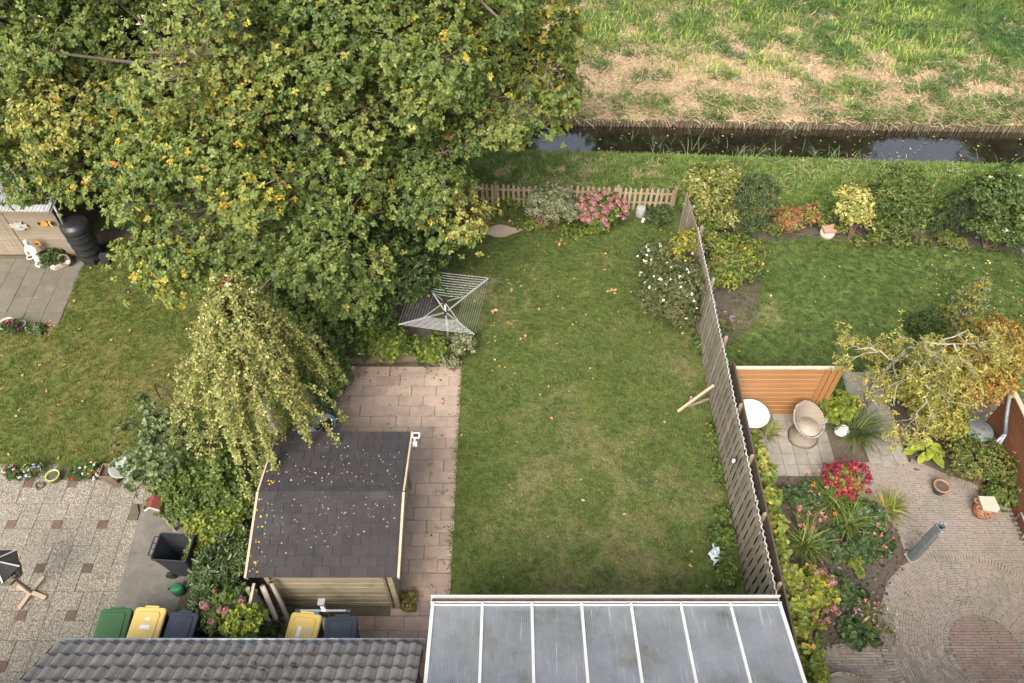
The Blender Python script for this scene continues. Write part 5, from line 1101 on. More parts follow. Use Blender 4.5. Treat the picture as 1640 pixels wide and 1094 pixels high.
def oak(label, base, lobes, seed, dens=250, yellow=(), trunk_r=.28, fork_z=2.4, extra=None):
    r_ = np.random.default_rng(seed); t = thing('oak_tree', label, 'tree', base, 'oak trees')
    bs = bough_set([(a_, b_, n_, q_ * .88) for a_, b_, n_, q_ in lobes], r_, -.45, (.55, 1.02))
    P, Nn, ids = bough_leaves(bs, dens, r_, .68, .55)
    ok = P[:, 2] > .25; P, Nn, ids = P[ok], Nn[ok], ids[ok]
    bc = pick(OAK, len(bs), r_); pc = pick(OAK, len(P), r_); cc = np.where((r_.random(len(P)) < .72)[:, None], bc[ids], pc)
    for (c, rad, w_) in yellow:                                   # autumn colour has begun on these boughs
        d = np.linalg.norm((P - np.array(c)) / np.array(rad), axis=1); pr_ = np.clip(1.25 - d, 0, 1) * w_
        cc = np.where((r_.random(len(P)) < pr_)[:, None], pick(OAKY, len(P), r_), cc)
    bb_ = r_.random(len(bs)) < .04
    cc = np.where((bb_[ids] & (r_.random(len(P)) < .5))[:, None], pick(OAKY, len(P), r_), cc)
    cc = np.where((r_.random(len(P)) < .0025)[:, None], pick(OAKB, len(P), r_), cc)
    # tips of single boughs gone orange
    nb = r_.choice(len(P), 10, replace=False)
    for q in nb:
        m_ = np.linalg.norm(P - P[q], axis=1) < .17; cc[m_] = pick(OAKB, int(m_.sum()), r_)
    leaf_part('crown', t, rosettes(P, Nn, 8, .094, .066, cc, OAK, r_, 'diamond', (45, 105), .06, .14, .16, .18))
    b0 = np.array(base); fk = b0 + np.array([r_.normal(0, .15), r_.normal(0, .15), fork_z]); mb = MB()
    mb.tube([b0 - np.array([0, 0, .1]), b0 + np.array([0, 0, .25]), (b0 + fk) / 2 + r_.normal(0, .05, 3), fk], [trunk_r * 1.5, trunk_r * 1.1, trunk_r, trunk_r * .85], 12)
    for (c, rad, nb_, br) in lobes:
        c = np.array(c); mid = (fk + c) / 2 + np.array([0, 0, -.3]) + r_.normal(0, .2, 3); lp_ = [fk + (mid - fk) * q / 3 for q in range(3)] + [mid + (c - mid) * q / 3 for q in range(4)]; lp_ = [lp_[0]] + [q + r_.normal(0, .16, 3) for q in lp_[1:-1]] + [lp_[-1]]; mb.tube(lp_, list(np.linspace(trunk_r * .55, .06, 7)), 8)
    for i, (p, rad, o, c) in enumerate(bs):
        mid = c + (p - c) * .5 + r_.normal(0, .15, 3); e_ = p + o * rad * .75 + np.array([0, 0, rad * .35 * (i % 4 == 0)])
        mb.tube([c, mid, p, e_], [.06, .042, .028, .01], 5, False)
        for q in range(3):
            d = sph(1, r_)[0]; d[2] = abs(d[2]) * .8; mb.tube([p, p + d * rad * .5 + r_.normal(0, .06, 3), p + d * rad * .98], [.02, .015, .008], 4, False)
    mb.part('trunk', 'oak_bark', t, True)
    return t
oak('right hand oak with yellowing boughs reaching over the ditch', (-2.2, 18.9, 0),
    [((-2.6, 17.2, 6.3), (3.2, 3.2, 3.2), 62, .85), ((-.3, 17.9, 5.6), (1.75, 2.0, 2.1), 24, .6), ((-4.2, 15.2, 4.6), (2.2, 2.4, 2.3), 30, .7), ((-2.0, 15.4, 3.2), (1.6, 1.7, 1.6), 20, .6), ((-1.2, 16.6, 8.2), (2.2, 2.2, 1.6), 18, .7), (np.array(gp(800, 182, 4.9)), (1.1, 1.0, 1.0), 22, .5), (np.array(gp(850, 120, 5.4)), (1.0, 1.1, 1.2), 12, .5), (np.array(gp(690, 262, 3.8)), (1.0, .9, .9), 12, .48)], 31,
    yellow=[((.9, 17.8, 5.4), (1.4, 2.2, 2.4), .7), ((-1.0, 16.5, 7), (2.2, 2.5, 2.2), .35)])
oak('middle oak hanging over the left lawn and the boundary bed', (-6.4, 18.2, 0),
    [((-6.6, 16.6, 6.0), (3.6, 3.6, 3.4), 72, .9), ((-6.2, 13.9, 4.1), (2.4, 2.2, 2.1), 36, .72), ((-8.4, 15.3, 4.5), (1.9, 1.8, 1.8), 26, .65), ((-4.6, 13.2, 3.4), (2.0, 1.8, 1.9), 26, .65)], 32,
    yellow=[((-7.5, 14, 5.6), (2.5, 2, 1.4), .25), ((-5, 15, 7.5), (2, 2, 2), .25)])
oak('left oak spreading above the plank walled garden shed', (-12.0, 19.2, 0),
    [((-11.6, 17.8, 6.2), (3.6, 3.4, 3.4), 66, .9), ((-10.0, 16.1, 4.7), (2.1, 1.7, 1.6), 26, .65), ((-13.6, 15.9, 4.3), (2.0, 1.6, 1.4), 26, .6), ((-15.5, 18.5, 5.5), (2.6, 2.6, 2.6), 24, .9), (np.array(gp(45, 262, 4.0)), (1.5, 1.0, .8), 18, .5), (np.array(gp(130, 270, 4.2)), (1.0, .8, .8), 10, .5)], 33,
    yellow=[((-10.5, 15, 4.5), (2, 1.6, 1.5), .35), ((-13.4, 15.5, 4.6), (2.2, 2, 1.6), .3)])
# far trees that the ditch mirrors, beyond the field
for lab, x, y, h, rr in (('tall tree far behind the field, left of the narrow gap', -4.5, 45, 25, 6.3), ('tall tree far behind the field, right of the narrow gap', 12, 45, 26, 5.2), ('tall tree far behind the field, left of the wide gap', 19.5, 46, 24, 4.8), ('broad tree far behind the field at the right', 38, 45, 25, 6.5), ('lower tree far behind the field inside the wide gap', 28.5, 47, 16.5, 3.4)):
    r_ = np.random.default_rng(int(x + 50)); t = thing('far_tree', lab, 'tree', (x, y, .1), 'trees beyond the field')
    bs = bough_set([((x, y, h * .62), (rr, rr * .8, h * .36), 60, 1.6), ((x, y - 1, h * .3), (rr * .8, rr * .6, h * .22), 24, 1.4)], r_); P, Nn, ids = bough_leaves(bs, 9, r_)
    leaf_part('crown', t, rosettes(P, Nn, 5, .75, .55, pick(DKG, len(P), r_), DKG, r_)); MB().tube([(x, y, -.2), (x, y, h * .5), (x, y, h * .85)], [.5, .35, .1], 10).part('trunk', 'bark', t, True)

# ---- weeping birch
r_ = np.random.default_rng(44); bx_, by_ = -5.3, 9.75
bt = thing('birch_tree', 'slender weeping birch with yellow green hanging twigs beside the shed', 'tree', (bx_, by_, 0))
tp_ = [np.array([bx_, by_, 0]), np.array([bx_ + .05, by_ - .1, 1.5]), np.array([bx_ + .1, by_ - .25, 3.0]), np.array([bx_ + .2, by_ - .3, 4.4]), np.array([bx_ + .35, by_ - .25, 5.9])]
MB().tube(tp_, [.11, .095, .075, .05, .02], 10).part('trunk', 'birch_bark', bt, True)
tw = MB(); gs = []; BIR = [((.24, .26, .07), 4), ((.36, .35, .13), 3), ((.17, .21, .055), 5), ((.46, .42, .17), 1), ((.21, .23, .075), 3)]
for i in range(250):
    f_ = r_.uniform(.36, 1.0) ** .85; q = f_ * 4; j = min(int(q), 3); s0 = tp_[j] + (tp_[j + 1] - tp_[j]) * (q - j); az = r_.uniform(0, 2 * PI)
    reach = (1.8 - 1.5 * abs(f_ - .42) / .58) * r_.uniform(.3, 1.2); reach = max(reach, .25); h = np.array([math.cos(az), math.sin(az), 0])
    drop = r_.uniform(.5, 1.9) * min(1, reach); rise = .35 * reach
    if math.sin(az) < -.2: drop *= 1.15
    pts = [s0, s0 + h * reach * .45 + np.array([0, 0, rise]), s0 + h * reach * .85 + np.array([0, 0, rise * .6]), s0 + h * reach * 1.0 + np.array([0, 0, -drop * .45]), s0 + h * reach * 1.03 + np.array([0, 0, -drop])]
    tw.tube(pts, [.016, .012, .007, .004, .003], 4, False)
    n = int(20 + 26 * reach + 22 * drop); tt = r_.uniform(.2, 1, n) * 4; jj = np.minimum(tt.astype(int), 3); A = np.array(pts)
    P = A[jj] + (A[jj + 1] - A[jj]) * (tt - jj)[:, None] + r_.normal(0, .038, (n, 3)); ok = P[:, 2] > .4; P = P[ok]
    Nn = nrm(np.array([0, 0, .8]) + h * .6 + r_.normal(0, .5, (len(P), 3))); gs.append(rosettes(P, Nn, 3, .065, .045, pick(BIR, len(P), r_), BIR, r_, 'diamond', (60, 130), .2, .2))
tw.part('branches', 'birch_twig', bt); leaf_part('crown', bt, cat_geo(gs))

def C3(u, v, z): return np.array(gp(u, v, z))
def lob(u, v, z, r, n, br): return (C3(u, v, z), r, n, br)
def at0(u, v, z): p = gp(u, v, z); return (p[0], p[1], 0.0)

# ---- left hedge and its shrubs
shrub('round_leaf_shrub', 'tall shrub with round grey green leaves over the bird bath', (-7.6, 8.9, 0), [lob(262, 730, 1.5, (.75, .6, .7), 12, .26), lob(222, 700, 1.8, (.5, .4, .5), 6, .17), lob(285, 695, 1.7, (.5, .4, .5), 7, .2), lob(235, 662, 2.0, (.2, .2, .4), 3, .15), lob(255, 775, 1.0, (.7, .4, .5), 8, .22), lob(205, 760, 1.2, (.3, .3, .3), 2, .14)],
      (.075, .064), [((.13, .175, .07), 4), ((.18, .22, .1), 4), ((.09, .13, .05), 4)], 5, 60, 'round', flowers=None, jit=.25, sp=(.4, 1.05), el=(30, 110))
shrub('hedge_shrub', 'mid green shrub in the left hedge below the birch', (-6.5, 8.2, 0), [lob(318, 792, 1.0, (.75, .7, .85), 26, .32), lob(370, 780, 1.1, (.6, .7, .8), 16, .32)], (.08, .05), GRN, 5, 80, 'diamond')
shrub('hedge_shrub', 'shrub with yellowing lower leaves behind the open black bin', (-6.15, 7.2, 0), [lob(352, 838, .8, (.4, .5, .6), 14, .28), lob(378, 830, .8, (.4, .6, .7), 12, .28)], (.075, .05), LIM + GRN, 5, 80)
shrub('spurge_hedge', 'dark glossy leaved shrub beside the three lidded bins', (-5.9, 6.2, 0), [lob(362, 915, .7, (.5, .7, .5), 22, .27), lob(345, 975, .5, (.3, .4, .4), 10, .22), lob(385, 890, .7, (.35, .6, .5), 12, .27)], (.13, .045), DKG, 7, 55, 'oval', 'leaf_gloss', el=(35, 100))
shrub('yellow_shrub', 'bright yellow green shrub leaning over the gutter', (-5.25, 4.95, 0), [lob(393, 1003, 1.7, (.3, .3, .3), 8, .15), lob(376, 1006, 1.5, (.22, .25, .3), 5, .13), lob(408, 990, 1.5, (.25, .25, .3), 5, .14)], (.06, .045), LIM, 6, 110, 'oval', flat=.85)
shrub('berry_bush', 'small bush with yellow and orange leaves right of the open black bin', (-6.3, 6.9, 0), [lob(322, 880, .5, (.2, .3, .3), 7, .18)], (.06, .045), YEL + GRN, 5, 110)
def hydrangea(label, base, lobes, leafpal, headpal, n, hr, seed, leafsz=(.1, .07)):
    t = shrub('hydrangea', label, base, lobes, leafsz, leafpal, 5, 70, 'oval', stem_r=.012, cat='hydrangea')
    r_ = np.random.default_rng(seed); hm = []
    for q in range(3):
        d = sph(46, r_); d[:, 2] = np.abs(d[:, 2]) * 1.1 - .2; d = nrm(d)
        V, F, cl = rosettes(d * np.array([1, 1, .75]) * .8, d, 4, .42, .36, pick(headpal, 46, r_), headpal, r_, 'oval', (60, 95), .3, .2); hm.append(np_mesh('flower_head', V, F, 'petal', cl))
    pts = []
    tries = 0
    while len(pts) < n and tries < 4000:
        tries += 1
        c, rad, nb, br = lobes[r_.integers(len(lobes))]; d = sph(1, r_)[0]; d[2] = abs(d[2]); 
        if d[1] > .75: continue
        p = np.array(c) + d * (np.array(rad) * r_.uniform(.5, .85) + br * 1.1)
        if all(np.linalg.norm(p - q) > hr * 1.5 for q in pts): pts.append(p)
    for q, p in enumerate(pts): piece(hm[q % 3], 'flower_head', tuple(p), t, r_.uniform(0, 6), (hr * r_.uniform(.75, 1.2),) * 3, (r_.normal(0, .3), r_.normal(0, .3), r_.uniform(0, 6)))
    return t
hydrangea('small hydrangea with dull pink heads between hedge and gutter', (-5.6, 5.4, 0), [lob(368, 970, 1.0, (.3, .28, .25), 8, .22)], GRN, PNK, 9, .085, 5)
hydrangea('large pink hydrangea in front of the picket fence', at0(965, 350, .2), [lob(965, 338, .5, (.62, .45, .35), 22, .25), lob(940, 340, .45, (.35, .35, .3), 8, .22)], LIM + GRN, PNK, 52, .1, 6)
hydrangea('crimson red hydrangea at the edge of the slab patio', at0(1350, 770, .2), [lob(1355, 768, .45, (.42, .34, .3), 10, .2)], [((.3, .14, .04), 2), ((.14, .16, .04), 3), ((.4, .1, .07), 2)], RED, 46, .06, 7, (.09, .06))
hydrangea('pink hydrangea with yellowing leaves in the lower flower bed', at0(1300, 950, .2), [lob(1298, 945, .5, (.38, .42, .35), 14, .22), lob(1310, 975, .35, (.25, .25, .25), 6, .18)], YEL + LIM, PNK, 22, .075, 8, (.09, .06))
# flowers along the terrace edge
def flower_clump(label, u, v, r, pal, fpal, n, z=.18, dens=160, group='flower clumps on the terrace edge'):
    x, y, _ = gp(u, v, 0); shrub('flower_clump', label, (x, y, 0), [((x, y, z), (r, r * .7, z * .9), 10, r * .45)], (.045, .03), pal, 6, dens * 3, 'diamond', flowers=(n, .04, fpal, .03), cat='flowers', stem_r=.006, group=group)
flower_clump('flower clump with red and white blossoms, leftmost on the terrace edge', 30, 766, .22, DKG, [((.6, .03, .04), 3), ((.8, .78, .74), 4)], 22)
flower_clump('flower clump with violet and white blossoms left of the lime pot', 56, 762, .22, GRN, [((.3, .2, .6), 5), ((.8, .78, .78), 3)], 34)
flower_clump('green flower clump with a few red blossoms right of the lime pot', 130, 766, .2, DKG, [((.6, .04, .03), 3), ((.5, .4, .7), 2)], 7)
flower_clump('flower clump with white rim and red blossoms beside the square planter', 155, 762, .22, GRN, [((.6, .03, .03), 2), ((.8, .78, .75), 5)], 26)
x, y, _ = gp(188, 757, .4); shrub('planter_plant', 'low plant with pale leaves growing in the square planter', (x, y, .33), [((x, y, .42), (.12, .12, .08), 5, .08)], (.06, .04), OLV, 5, 700, cat='plant', stem_r=.005)
x, y, _ = gp(18, 522, .3); shrub('pot_flower', 'pink flowering plant in the terracotta pot on the shaded patio', (x, y, .24), [((x, y, .32), (.16, .16, .12), 8, .1)], (.05, .035), DKG, 5, 600, flowers=(7, .06, [((.65, .05, .3), 1)], .03), cat='flowers', stem_r=.005)
x, y, _ = gp(52, 528, .1); shrub('ground_plant', 'low grey green plant beside the grey bucket', (x, y, 0), [((x, y, .12), (.2, .15, .1), 8, .1)], (.05, .03), VAR + DKG, 5, 500, cat='plant', stem_r=.005)
x, y, _ = gp(72, 528, 0); litter('dry_leaves', np.array([x, y]) + r_.normal(0, .14, (30, 2)), .02, .12, [((.35, .22, .12), 3), ((.25, .16, .09), 3)], 'heap of dry brown leaves at the corner of the shaded patio', r_)
x, y, _ = gp(85, 408, .2); shrub('ground_plant', 'dark green leafy plant between the statue and the compost barrel', (x, y, 0), [((x, y, .15), (.35, .25, .16), 14, .16)], (.08, .04), DKG, 6, 260, cat='plant', stem_r=.006)

# ---- boundary bed between left lawn and middle garden
shrub('boundary_shrub', 'large dark fine leaved shrub behind the clothes dryer', (-3.2, 14.0, 0), [lob(610, 440, 1.8, (1.5, 1.4, 1.3), 40, .5), lob(560, 500, 1.5, (1.0, .9, 1.0), 22, .45), lob(660, 400, 1.5, (1.0, 1.3, 1.2), 24, .45), lob(690, 380, 1.0, (.7, 1.2, .9), 14, .4)], (.085, .05), [((.04, .07, .018), 5), ((.065, .1, .025), 5), ((.1, .13, .03), 2), ((.3, .2, .08), .25)], 6, 62)
shrub('maple_shrub', 'mid green broad leaved shrub between the birch and the sleepers', (-4.6, 12.1, 0), [lob(500, 560, 1.1, (.75, .7, .8), 18, .36), lob(520, 600, .7, (.4, .6, .6), 10, .3), lob(460, 520, 1.3, (.7, .6, .7), 14, .36)], (.11, .085), [((.08, .13, .03), 4), ((.12, .18, .04), 4), ((.06, .1, .025), 3)], 5, 60, 'oval')
shrub('ivy_bed', 'bright green climbing leaves tumbling over the sleeper edging', (-2.8, 12.6, 0), [lob(600, 545, .5, (.7, .35, .4), 16, .28), lob(640, 560, .4, (.5, .3, .35), 10, .24), lob(690, 555, .45, (.35, .35, .35), 10, .26), lob(560, 530, .7, (.5, .4, .4), 10, .28)], (.075, .06), LIM + GRN, 5, 110, 'oval', cat='ivy')
shrub('variegated_shrub', 'grey green variegated shrub at the corner of the ivy bed', at0(735, 560, .3), [lob(738, 555, .4, (.32, .3, .28), 10, .2), lob(715, 578, .2, (.25, .2, .15), 6, .15)], (.06, .03), VAR, 6, 150)
shrub('white_rose', 'small plant with white blossoms in the ivy bed near the post', at0(572, 572, .3), [lob(575, 570, .35, (.25, .15, .2), 6, .15)], (.06, .035), DKG, 5, 160, flowers=(10, .05, WHT, .02))
shrub('low_shrub', 'low dark shrub at the left edge of the pink terrace', (-4.5, 10.6, 0), [lob(522, 655, .4, (.2, .5, .3), 8, .18)], (.05, .03), DKG + VAR, 5, 180)
shrub('brown_shrub', 'russet brown bush at the left end of the picket fence', at0(750, 355, .3), [lob(752, 345, .5, (.55, .5, .45), 18, .3), lob(742, 330, .6, (.4, .4, .4), 8, .25)], (.06, .04), BRN, 5, 110)
shrub('red_shrub', 'small dark red leaved bush under the oak by the picket fence', at0(735, 318, .5), [lob(735, 318, .6, (.35, .3, .3), 7, .22)], (.07, .05), [((.25, .04, .04), 3), ((.14, .1, .03), 3)], 5, 130)
shrub('variegated_shrub', 'tall cream variegated shrub left of the pink hydrangea', at0(890, 350, .3), [lob(893, 330, .6, (.6, .5, .6), 24, .28), lob(870, 325, .8, (.45, .4, .45), 10, .26)], (.055, .03), VAR, 6, 160)
shrub('brown_stem_bush', 'low bush with brown stems in front of the variegated shrub', at0(865, 355, .2), [lob(866, 350, .3, (.35, .25, .25), 8, .18)], (.05, .025), BRN + VAR, 5, 140)
shrub('ground_ivy', 'bright green ground cover along the picket fence left of the hydrangea', at0(850, 362, .1), [lob(845, 360, .1, (.5, .35, .1), 10, .15), lob(930, 372, .1, (.9, .2, .08), 12, .14), lob(815, 325, .15, (.5, .2, .15), 8, .15)], (.05, .04), LIM + GRN, 5, 200, cat='ground cover', every=3)
shrub('ground_ivy', 'dark green ground cover by the upturned bucket under the fence', at0(1060, 345, .1), [lob(1055, 345, .12, (.45, .4, .12), 12, .16)], (.06, .045), DKG, 5, 180, cat='ground cover', every=3)
# shrubs against the board fence
shrub('white_rose', 'tall shrub with many small white blossoms in front of the board fence', (4.1, 14.1, 0), [lob(1072, 470, 1.1, (.75, .7, .8), 26, .35), lob(1050, 415, 1.4, (.35, .4, .6), 8, .26), lob(1085, 500, .6, (.6, .4, .5), 12, .3), lob(1110, 440, 1.2, (.3, .5, .6), 8, .28)], (.07, .04), [((.07, .09, .03), 4), ((.11, .125, .045), 4), ((.16, .16, .06), 2)], 5, 85, flowers=(85, .045, WHT, .05))
shrub('yellow_shrub', 'yellowing shrub against the far part of the board fence', (4.4, 15.4, 0), [lob(1092, 405, 1.2, (.35, .5, .6), 12, .24), lob(1108, 385, 1.4, (.25, .4, .4), 7, .2)], (.06, .04), YEL + OLV, 5, 110)
shrub('fence_weed', 'leafy weeds at the foot of the board fence near the plastic bag', (4.55, 7.1, 0), [lob(1160, 830, .1, (.1, .4, .1), 5, .1), lob(1150, 760, .06, (.06, .6, .08), 6, .08), lob(1140, 690, .06, (.06, .6, .08), 6, .08), lob(1158, 862, .15, (.2, .35, .15), 8, .14), lob(1165, 920, .12, (.18, .4, .12), 8, .13), lob(1130, 560, .12, (.1, .4, .12), 5, .12), lob(1122, 545, .15, (.12, .3, .12), 5, .12)], (.07, .05), GRN, 5, 200, cat='weeds', every=3)

# ---- back border of the right garden
shrub('variegated_shrub', 'tall yellow variegated shrub at the far end of the board fence', at0(1140, 350, .3), [lob(1140, 305, 1.3, (.7, .6, .8), 26, .36), lob(1120, 330, .9, (.5, .5, .6), 12, .32), lob(1150, 350, .6, (.5, .4, .5), 10, .3)], (.065, .045), [((.2, .21, .05), 4), ((.34, .33, .13), 3), ((.12, .15, .035), 3)], 5, 85)
shrub('willow_shrub', 'narrow leaved blue green shrub right of the yellow variegated one', at0(1205, 360, .3), [lob(1208, 318, 1.1, (.6, .55, .8), 22, .36), lob(1200, 350, .6, (.5, .4, .5), 10, .3)], (.11, .022), [((.07, .11, .045), 4), ((.1, .14, .055), 4), ((.2, .19, .06), 1)], 7, 70, el=(20, 80))
shrub('red_perennial', 'low perennial with red and yellow leaves at the back of the right lawn', at0(1270, 362, .2), [lob(1262, 352, .4, (.4, .3, .3), 12, .22), lob(1295, 345, .4, (.3, .25, .3), 7, .18)], (.1, .035), [((.25, .1, .05), 3), ((.22, .22, .05), 4), ((.35, .16, .1), 2)], 6, 120, 'oval', cat='plant')
shrub('golden_shrub', 'round golden variegated shrub behind the pink brick on the stone', at0(1365, 370, .3), [lob(1366, 330, .9, (.55, .5, .5), 22, .3), lob(1375, 345, .6, (.45, .35, .4), 10, .26)], (.065, .045), [((.45, .42, .16), 4), ((.36, .33, .08), 3), ((.2, .22, .05), 3)], 5, 110, 'oval')
shrub('green_shrub', 'large feathery green shrub right of the golden shrub', at0(1440, 365, .3), [lob(1442, 318, 1.1, (.85, .65, .8), 30, .38), lob(1430, 355, .5, (.7, .4, .4), 14, .3)], (.09, .03), [((.07, .11, .03), 4), ((.11, .15, .04), 4), ((.17, .2, .05), 2)], 7, 75, el=(20, 85))
def conifer(label, base, h, r, pal, seed, ang=0, n=500, needle=(.09, .02), m='leaf', tiers=None, cat='conifer'):
    r_ = np.random.default_rng(seed); t = thing('conifer', label, cat, base, 'conifers'); b0 = np.array(base)
    MB().tube([b0, b0 + np.array([0, 0, h * .95])], [r * .13, .008], 7).part('trunk', 'bark', t); P = []; Nn = []; mb = MB()
    for i in range(n):
        f_ = r_.random() ** 1.3; 
        if tiers: f_ = (math.floor(f_ * tiers) + r_.random() * .25) / tiers
        z = h * (.05 + .93 * f_); a = r_.uniform(0, 2 * PI); rr = r * (1 - f_) ** .8 * math.sqrt(r_.random()) + .02
        P.append(b0 + np.array([rr * math.cos(a), rr * math.sin(a), z - .25 * rr])); Nn.append([math.cos(a) * .8, math.sin(a) * .8, .6])
        if i % 9 == 0: mb.tube([b0 + np.array([0, 0, z]), P[-1]], [.012, .005], 4, False)
    mb.part('branches', 'twig', t); P = np.array(P); Nn = nrm(np.array(Nn) + r_.normal(0, .25, (n, 3)))
    leaf_part('foliage', t, rosettes(P, Nn, 9, needle[0], needle[1], pick(pal, n, r_), pal, r_, 'diamond', (15, 80), .2, .2), m); return t
conifer('leftmost dark conifer column in the back border', at0(1500, 360, .2), 1.5, .42, DKG, 2, n=420)
conifer('second dark conifer column in the back border, beside the rose', at0(1528, 362, .2), 1.45, .38, [((.05, .08, .04), 4), ((.08, .11, .06), 3)], 3, n=380)
shrub('climbing_rose', 'large dark rose bush with white blossoms at the right end of the back border', at0(1585, 385, .3), [lob(1590, 318, 1.4, (.75, .6, .9), 28, .34), lob(1590, 365, .7, (.6, .4, .5), 14, .3), lob(1640, 365, .9, (.6, .7, .7), 16, .34)], (.08, .045), GRN + DKG, 5, 62, flowers=(16, .06, WHT, .05))
shrub('border_weed', 'low mixed weeds along the front of the back border', at0(1400, 385, .1), [lob(1390, 385, .15, (.7, .15, .15), 10, .15), lob(1345, 365, .2, (.3, .2, .2), 6, .15), lob(1460, 388, .15, (.6, .12, .12), 8, .14), lob(1235, 365, .2, (.4, .2, .2), 8, .16), lob(1320, 355, .25, (.4, .2, .2), 8, .17), lob(1520, 385, .2, (.5, .2, .2), 9, .17)], (.06, .035), OLV + GRN, 5, 160, cat='weeds', every=3, flowers=(16, .03, [((.5, .06, .15), 1)], .02))
shrub('currant_bush', 'bushy green shrub with yellow tips right of the board fence', at0(1178, 440, .2), [lob(1180, 410, .6, (.7, .65, .6), 28, .32), lob(1160, 440, .4, (.45, .4, .35), 10, .26), lob(1140, 380, .9, (.4, .5, .5), 8, .3)], (.065, .04), OLV + LIM + GRN, 5, 100, flowers=(8, .07, [((.55, .33, .04), 1)], .03))
shrub('aster', 'sparse lilac flowered plant on bare soil right of the board fence', at0(1165, 520, .1), [lob(1165, 515, .2, (.2, .35, .15), 6, .12)], (.05, .02), OLV, 4, 90, flowers=(14, .04, [((.4, .25, .55), 3), ((.55, .1, .15), 1)], .08), cat='plant')
# right tree group
r_ = np.random.default_rng(71); x0, y0, _ = gp(1385, 645, 0); pt = thing('pruned_tree', 'sparse tree with pale bare branches and olive yellow leaves over the slab path', 'tree', (x0, y0, 0))
tb0 = MB(); A = np.array([x0, y0, 0]); B1 = np.array(gp(1405, 605, .75)); B2 = np.array(gp(1452, 560, 2.3)); tb0.tube([A, B1, B2], [.06, .05, .04], 9)
leafp = []
def grow(p, q, r, depth):
    mid = (p + q) / 2 + r_.normal(0, .06, 3) * np.linalg.norm(q - p); tb0.tube([p, mid, q], [r, r * .8, r * .6], 6 if r > .02 else 4, False)
    if depth == 0 or r < .008: leafp.append(q); return
    if depth < 3: leafp.append(mid)
    for _ in range(3 if depth > 1 else 2):
        d = nrm((q - p) * .7 + r_.normal(0, .55, 3) * np.linalg.norm(q - p) + np.array([0, 0, -.12 - .06 * (3 - depth)])); grow(q, q + d * np.linalg.norm(q - p) * r_.uniform(.55, .85), r * .6, depth - 1)
def limb(pts, r0, r1, kids):
    pts = [np.array(q) for q in pts]; n = len(pts); fine = []
    for a in range(n - 1):
        for q in range(4): fine.append(pts[a] + (pts[a + 1] - pts[a]) * q / 4 + r_.normal(0, .03, 3))
    fine.append(pts[-1]); tb0.tube(fine, list(np.linspace(r0, r1, len(fine))), 6)
    for _ in range(kids):
        q = fine[r_.integers(len(fine) // 4, len(fine))]; d = nrm(r_.normal(0, 1, 3) * np.array([1, 1, .4]) + np.array([0, 0, -.15])); grow(q, q + d * r_.uniform(.25, .5), .009, 3)
    return fine
B0 = B1 + (B2 - B1) * .55
l1 = limb([B2, gp(1480, 548, 2.75), gp(1525, 552, 2.95), gp(1560, 600, 2.5)], .034, .012, 9)
limb([B0, gp(1425, 572, 2.2), gp(1395, 556, 2.35), gp(1368, 560, 2.1)], .024, .009, 8)
limb([B2, gp(1475, 590, 2.7), gp(1485, 625, 2.4), gp(1470, 668, 1.8)], .026, .009, 8)
limb([l1[4], gp(1515, 590, 2.8), gp(1522, 628, 2.3), gp(1520, 650, 1.9)], .022, .008, 8)
limb([B0, gp(1440, 610, 2.1), gp(1432, 650, 1.6)], .02, .008, 6)
limb([l1[6], gp(1550, 530, 2.8), gp(1575, 545, 2.6)], .018, .007, 5)
tb0.part('trunk', 'pale_bark', pt, True); leafp = np.array(leafp); P = np.repeat(leafp, 11, 0) + r_.normal(0, .11, (len(leafp) * 11, 3))
PAL = [((.34, .31, .08), 4), ((.24, .24, .065), 4), ((.42, .33, .09), 2), ((.17, .19, .05), 2)]
leaf_part('crown', pt, rosettes(P, nrm(np.array([0, 0, 1.]) + r_.normal(0, .4, P.shape)), 5, .085, .035, pick(PAL, len(P), r_), PAL, r_, 'diamond', (40, 110)))
shrub('orange_shrub', 'tall orange and yellow autumn shrub behind the rain barrel', (10.2, 10.5, 0), [lob(1590, 572, 1.7, (.68, .6, .6), 30, .34), lob(1535, 628, 1.3, (.42, .42, .5), 14, .28), lob(1592, 618, 1.5, (.42, .35, .4), 12, .28), lob(1530, 600, 1.4, (.6, .6, .7), 14, .34), lob(1600, 540, 1.8, (.5, .5, .5), 10, .3)], (.065, .04), ORG_, 5, 95)
shrub('olive_shrub', 'yellow green shrub below the pale branched tree', (9.7, 10.3, 0), [lob(1495, 665, 1.0, (.6, .5, .65), 22, .32), lob(1480, 620, 1.2, (.6, .6, .6), 14, .32)], (.07, .04), [((.26, .25, .05), 4), ((.17, .18, .04), 4), ((.34, .27, .06), 2)], 5, 90)
shrub('rose_tangle', 'twiggy tangled bush with reddish stems in front of the rain barrel', at0(1572, 765, .2), [lob(1566, 738, .6, (.78, .5, .5), 28, .3), lob(1600, 752, .5, (.42, .4, .4), 12, .26)], (.05, .03), OLV + GRN + [((.3, .14, .06), 1)], 5, 60, every=1, stem_r=.012)
shrub('edge_ivy', 'green leafy growth at the foot of the brown fence', at0(1612, 800, .1), [lob(1605, 790, .2, (.35, .3, .2), 10, .17), lob(1622, 770, .3, (.2, .3, .25), 6, .16)], (.06, .045), GRN, 5, 170, 'oval', cat='plant')
conifer('young spruce with blue tips growing in the right lawn', at0(1530, 520, 0), 1.9, .55, [((.25, .25, .06), 3), ((.3, .27, .05), 3), ((.16, .2, .1), 3), ((.3, .36, .3), 1)], 9, n=240, needle=(.13, .03), tiers=6)
shrub('juniper', 'dark low juniper at the left of the young spruce', at0(1485, 530, 0), [lob(1485, 522, .3, (.45, .35, .3), 12, .22)], (.09, .018), DKG, 8, 150, el=(15, 75), cat='conifer')
